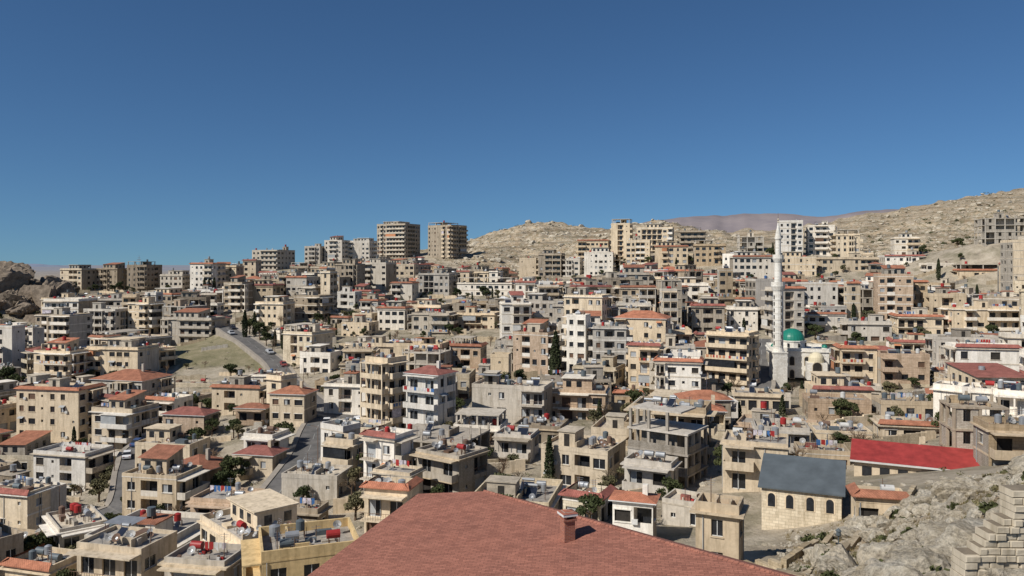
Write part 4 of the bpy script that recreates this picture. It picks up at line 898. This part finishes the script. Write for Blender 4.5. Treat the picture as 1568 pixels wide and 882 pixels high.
P=np.concatenate([scat(900,(660,1000),(470,690)),scat(1100,(1310,1750),(400,700)),scat(250,(960,1130),(470,610))]); mass('hillside_rocks',P,rs.gamma(1.6,.5,len(P))+.25,2,rockm,.5,.45,7,.2)
P=np.concatenate([scat(260,(-120,98),(335,400)),scat(60,(98,200),(452,475))]); mass('dark_rock_outcrop',P,rs.gamma(2,1.2,len(P))+.8,4,rockb,.9,.8,8)
P=scat(1200,(-100,1700),(90,480)); P=np.array([p for p in P if free(p[0],p[1],.4)]); mass('rubble_stones',P,rs.uniform(.15,.8,len(P)),2,rockm,.6,.4,9)
mb=MB(); rg=random.Random(4)
def shrubs(P,s0,s1,nl,m):
    for x,y,z in P:
        s=rg.uniform(s0,s1)
        for _ in range(nl):
            v=np.array([rg.gauss(0,1) for _ in range(3)]);v/=np.linalg.norm(v);v[2]=abs(v[2])*.8; leaf(mb,np.array([x,y,z])+v*s*rg.uniform(.4,1),s*.22,rg,m)
shrubs(scat(1700,(660,1130),(460,690)),.4,1.5,14,'olv'); shrubs(scat(2000,(1310,1750),(400,700)),.4,1.6,14,'olv'); shrubs(scat(120,(1310,1750),(390,640)),.8,2.0,60,'pin')
mb.make('hillside_scrub')
mb=MB(); shrubs(scat(150,(1230,1700),(28,84)),.3,.95,180,'pin'); shrubs(scat(170,(1230,1700),(28,84)),.25,.7,130,'olv')
P=scat(1700,(1200,1700),(24,88))
for x,y,z in P:
    for _ in range(14):
        a=rg.uniform(0,6.28);q=rg.uniform(0,.3);b0=(x+q*math.cos(a),y+q*math.sin(a),z-.03);hh_=rg.uniform(.12,.4); lx=rg.uniform(-.12,.12)
        mb.poly([b0,(b0[0]+.04,b0[1],b0[2]),(b0[0]+lx,b0[1]+rg.uniform(-.1,.1),b0[2]+hh_)],'grs')
mb.make('shrubs_and_grass_tufts')
mb=MB(); P=scat(1800,(-100,1700),(90,480)); P=[p for p in P if free(p[0],p[1],.5)]; shrubs(P,.3,.9,16,'olv'); mb.make('town_weeds')
print('veg',time.time()-T0)
# ------------------------------------------------------------------ walls
M['rub']=wall_mat('rubble_stone_wall',(0.50,0.43,0.32),block=.5,stain=.35)
def wall_line(name,pts,h,t,m='rub',step=1.5,rag=.15):
    mb=MB(); rg=random.Random(int(pts[0][0]*9)); P=[np.array(p[:2],float) for p in pts]
    for A,B in zip(P[:-1],P[1:]):
        L=np.linalg.norm(B-A); nn=max(1,int(L/step)); dv=(B-A)/L; nv=np.array([-dv[1],dv[0]])*t/2
        for k in range(nn):
            a=A+dv*L*k/nn;b=A+dv*L*(k+1)/nn; za=H1(*((a+b)/2)); top=za+h+rg.uniform(-rag,rag)
            c=[a-nv,b-nv,b+nv,a+nv]; lo=[(q[0],q[1],za-1.5) for q in c];hi=[(q[0],q[1],top) for q in c]
            mb.poly(hi,m)
            for i in range(4): j=(i+1)%4; mb.poly([lo[i],lo[j],hi[j],hi[i]],m)
    return mb.make(name)
wc=0; rg=random.Random(21)
for _ in range(4500):
    if wc>=170: break
    y=rg.uniform(95,440); x=(rg.uniform(-50,1650)-CX)/F*y
    if y<lerp(DMIN,x/y*F+CX) or y>lerp(DMAX,x/y*F+CX): continue
    a=math.radians(rg.uniform(-25,25)); L=rg.uniform(4,14); e=(x+L*math.cos(a),y+L*math.sin(a))
    if free(x,y,.5) and free(*e,.5) and free((x+e[0])/2,(y+e[1])/2,.6): wall_line('stone_wall',[(x,y),e],rg.uniform(.9,2.2),.35,rg.choice(['rub','blk','c'])); wc+=1
wall_line('stone_wall',[S(1140,0,70),S(1200,0,66),S(1262,0,72),S(1292,0,80)],.7,.5)
wall_line('stone_wall',[S(1150,0,60),S(1230,0,58),S(1290,0,62),S(1330,0,70),S(1400,0,88)],.6,.5)
# cut stone wall bottom right: rough courses of separate blocks on a mortar core
M['ash']=wall_mat('cut_limestone_block',(0.55,0.475,0.36),stain=.45,rand=False); M['mort']=simple('wall_mortar',(0.22,0.18,0.13),.95,var=.3)
mb=MB(); rg=random.Random(8); yw=27.0; px=lambda u:(u-CX)/F*yw; zz=-(890-HZ)/F*yw-.6; H0=.25
EDGE=[(740,1552),(784,1548),(800,1538),(812,1515),(838,1500),(850,1480),(900,1474)]
while zz<-(752-HZ)/F*yw:
    v=HZ-(zz+H0)*F/yw; xx=px(lerp(EDGE,v)+rg.uniform(-4,5)); xs=xx
    while xx<px(1760):
        L=rg.uniform(.22,.55); j=rg.uniform(-.08,.07); t1,t2=rg.uniform(-.02,.02),rg.uniform(-.02,.02); x0,x1=xx+.012,xx+L-.012; za,zb_=zz+.012,zz+H0-.01
        i=len(mb.v); y0=yw+j; c=.025
        mb.v.extend([(x0,y0+c,za),(x1,y0+c,za+t1*.3),(x1,y0+c,zb_+t2*.3),(x0,y0+c,zb_),(x0+c,y0+t1,za+c),(x1-c,y0+t2,za+c),(x1-c,y0-t1,zb_-c),(x0+c,y0,zb_-c),(x0,yw+.8,za),(x1,yw+.8,za),(x1,yw+.8,zb_),(x0,yw+.8,zb_)])
        for q in((4,5,6,7),(0,1,5,4),(1,2,6,5),(2,3,7,6),(3,0,4,7),(3,2,10,11),(1,9,10,2),(0,3,11,8)): mb.f.append(tuple(i+k for k in q)); mb.m.append('ash')
        xx+=L
    mb.box(xs+.06,px(1760),yw+.1,yw+.75,zz,zz+H0,'mort'); zz+=H0
mb.make('ashlar_stone_wall')
Pw=[]
for _ in range(60):
    u_=rs.uniform(1440,1580); d_=rs.uniform(24.5,27); x=(u_-CX)/F*d_; Pw.append((x,d_,H1(x,d_)))
mass('fallen_wall_stones',np.array(Pw),rs.uniform(.1,.4,60),3,rockm,.7,.5,15)
def carmesh(col):
    nm='carpaint_%s'%col[0]; M[nm]=simple(nm,col[1],.3,var=.03,spec=.6,rand=False); mb=MB()
    pr=[(-2.1,.35),(-2.12,.75),(-1.95,.88),(-1.35,.95),(-.85,1.4),(.65,1.42),(1.25,.98),(1.95,.85),(2.12,.65),(2.1,.35)]
    W_=.82
    for s in(-1,1): 
        mb.poly([(x,s*(W_ if z<1.0 else W_*.82),z) for x,z in (pr if s<0 else pr[::-1])],nm)
        mb.poly([(x,s*(W_*.86+.012),z) for x,z in [(-1.05,1.0),(-.75,1.34),(-.1,1.35),(-.1,1.0)]],'glass'); mb.poly([(x,s*(W_*.86+.012),z) for x,z in [(0,1.0),(0,1.35),(.58,1.35),(1.0,1.0)]],'glass')
    for (x0,z0),(x1,z1_) in zip(pr[:-1],pr[1:]):
        g='glass' if (abs(x0+1.35)<.01 or abs(x0-.65)<.01) else nm
        a=W_ if z0<1 else W_*.82; b=W_ if z1_<1 else W_*.82; mb.poly([(x0,-a,z0),(x1,-b,z1_),(x1,b,z1_),(x0,a,z0)],g)
    mb.poly([(-2.1,-W_,.35),(2.1,-W_,.35),(2.1,W_,.35),(-2.1,W_,.35)],'dark')
    for x in(-1.3,1.3):
        for s in(-1,1): mb.tube((x,s*.62,.32),(x,s*.85,.32),.32,.32,14,'dark'); mb.tube((x,s*.85,.32),(x,s*.86,.32),.18,.18,10,'metal')
    for s in(-.55,.55): mb.box(2.08,2.13,s-.15,s+.15,.6,.72,'wtank'); mb.box(-2.14,-2.1,s-.15,s+.15,.68,.8,'rtank')
    o=mb.make('lib'); me=o.data; bpy.data.objects.remove(o); return me
CARS=[carmesh(c) for c in (('white',(.7,.7,.7)),('silver',(.35,.36,.37)),('black',(.03,.03,.035)),('red',(.2,.03,.03)),('blue',(.05,.09,.2)))]
rg=random.Random(2)
for ri,(Q,Tn,Nn,zc,wd) in enumerate(ROADP):
    i=2
    while i<len(Q)-3:
        if rg.random()<.6:
            s=rg.choice([-1,1]); p=Q[i]+Nn[i]*s*(wd/2-1.1); o=bpy.data.objects.new('parked_car',rg.choices(CARS,[5,3,2,.5,1])[0]); sl=math.atan2(zc[i+1]-zc[i-1],np.linalg.norm(Q[i+1]-Q[i-1]))
            o.location=(p[0],p[1],zc[i]+.02); o.rotation_euler=(0,-sl,math.atan2(Tn[i][1],Tn[i][0])); COL.objects.link(o)
        i+=rg.randint(3,6)
    i=4
    while i<len(Q)-2:
        p=Q[i]+Nn[i]*(wd/2+.6); mb=MB(); mb.tube((0,0,0),(0,0,7.0),.08,.05,6,'steel'); mb.tube((0,0,6.9),(0,-1.4,7.3),.04,.04,5,'steel'); mb.box(-.12,.12,-1.9,-1.3,7.22,7.36,'dtank')
        mb.make('street_lamp',(p[0],p[1],zc[i]+.1),math.atan2(Tn[i][1],Tn[i][0])); i+=rg.randint(14,22)
x,y,_=S(213,0,446); mb=MB(); z0=-(412-HZ)/F*446
mb.tube((0,0,-3),(0,0,8),.12,.05,5,'steel'); mb.box(-1.2,1.2,-.05,.05,5.5,5.65,'steel'); mb.box(-.8,.8,-.05,.05,6.5,6.6,'steel'); mb.make('antenna_mast',(x,y,z0))
x,y,_=S(1284,868,50); mb=MB(); mb.tube((0,0,0),(0,0,2.4),.04,.03,6,'dtank'); mb.rev(0,0,[(.05,2.4),(.16,2.5),(.14,2.75),(.2,2.78),(.02,2.95)],8,'dtank'); mb.make('street_lamp',(x,y,H1(x,y)))
# ------------------------------------------------------------------ light, sky, camera
el=math.radians(42); az=math.atan2(SUN[0],SUN[1])
L=bpy.data.lights.new('sun','SUN'); L.energy=5.0; L.angle=math.radians(.5); L.color=(1,.95,.875); lo=bpy.data.objects.new('sun',L); COL.objects.link(lo)
sv=Vector((SUN[0]*math.cos(el),SUN[1]*math.cos(el),math.sin(el))); lo.rotation_euler=sv.to_track_quat('Z','Y').to_euler()
W=bpy.data.worlds.new('World'); scene.world=W; W.use_nodes=True; t=W.node_tree; bg=t.nodes['Background']
sky=t.nodes.new('ShaderNodeTexSky'); sky.sky_type='NISHITA'; sky.sun_disc=False; sky.sun_elevation=el; sky.sun_rotation=az%(2*math.pi); sky.altitude=1500; sky.air_density=1.0; sky.dust_density=.8; sky.ozone_density=2.6
tc=t.nodes.new('ShaderNodeTexCoord'); va=t.nodes.new('ShaderNodeVectorMath'); va.operation='ADD'; va.inputs[1].default_value=(0,0,.05); t.links.new(tc.outputs['Generated'],va.inputs[0])
vnm=t.nodes.new('ShaderNodeVectorMath'); vnm.operation='NORMALIZE'; t.links.new(va.outputs[0],vnm.inputs[0]); t.links.new(vnm.outputs[0],sky.inputs['Vector'])
mx_=t.nodes.new('ShaderNodeMix'); mx_.data_type='RGBA'; mx_.blend_type='MULTIPLY'; mx_.inputs[0].default_value=1; mx_.inputs[7].default_value=(.54,.80,1.0,1)
t.links.new(sky.outputs[0],mx_.inputs[6]); t.links.new(mx_.outputs[2],bg.inputs[0]); bg.inputs[1].default_value=.072
cam=bpy.data.cameras.new('camera'); co=bpy.data.objects.new('camera',cam); COL.objects.link(co); co.rotation_euler=(math.radians(90),0,0); cam.sensor_width=36; cam.lens=36*F/1568; cam.shift_y=-36/1568; cam.clip_start=.5; cam.clip_end=80000
scene.camera=co
scene.view_settings.view_transform='Standard'; scene.view_settings.look='None'; scene.view_settings.exposure=0
print('done',time.time()-T0,len(bpy.data.objects))
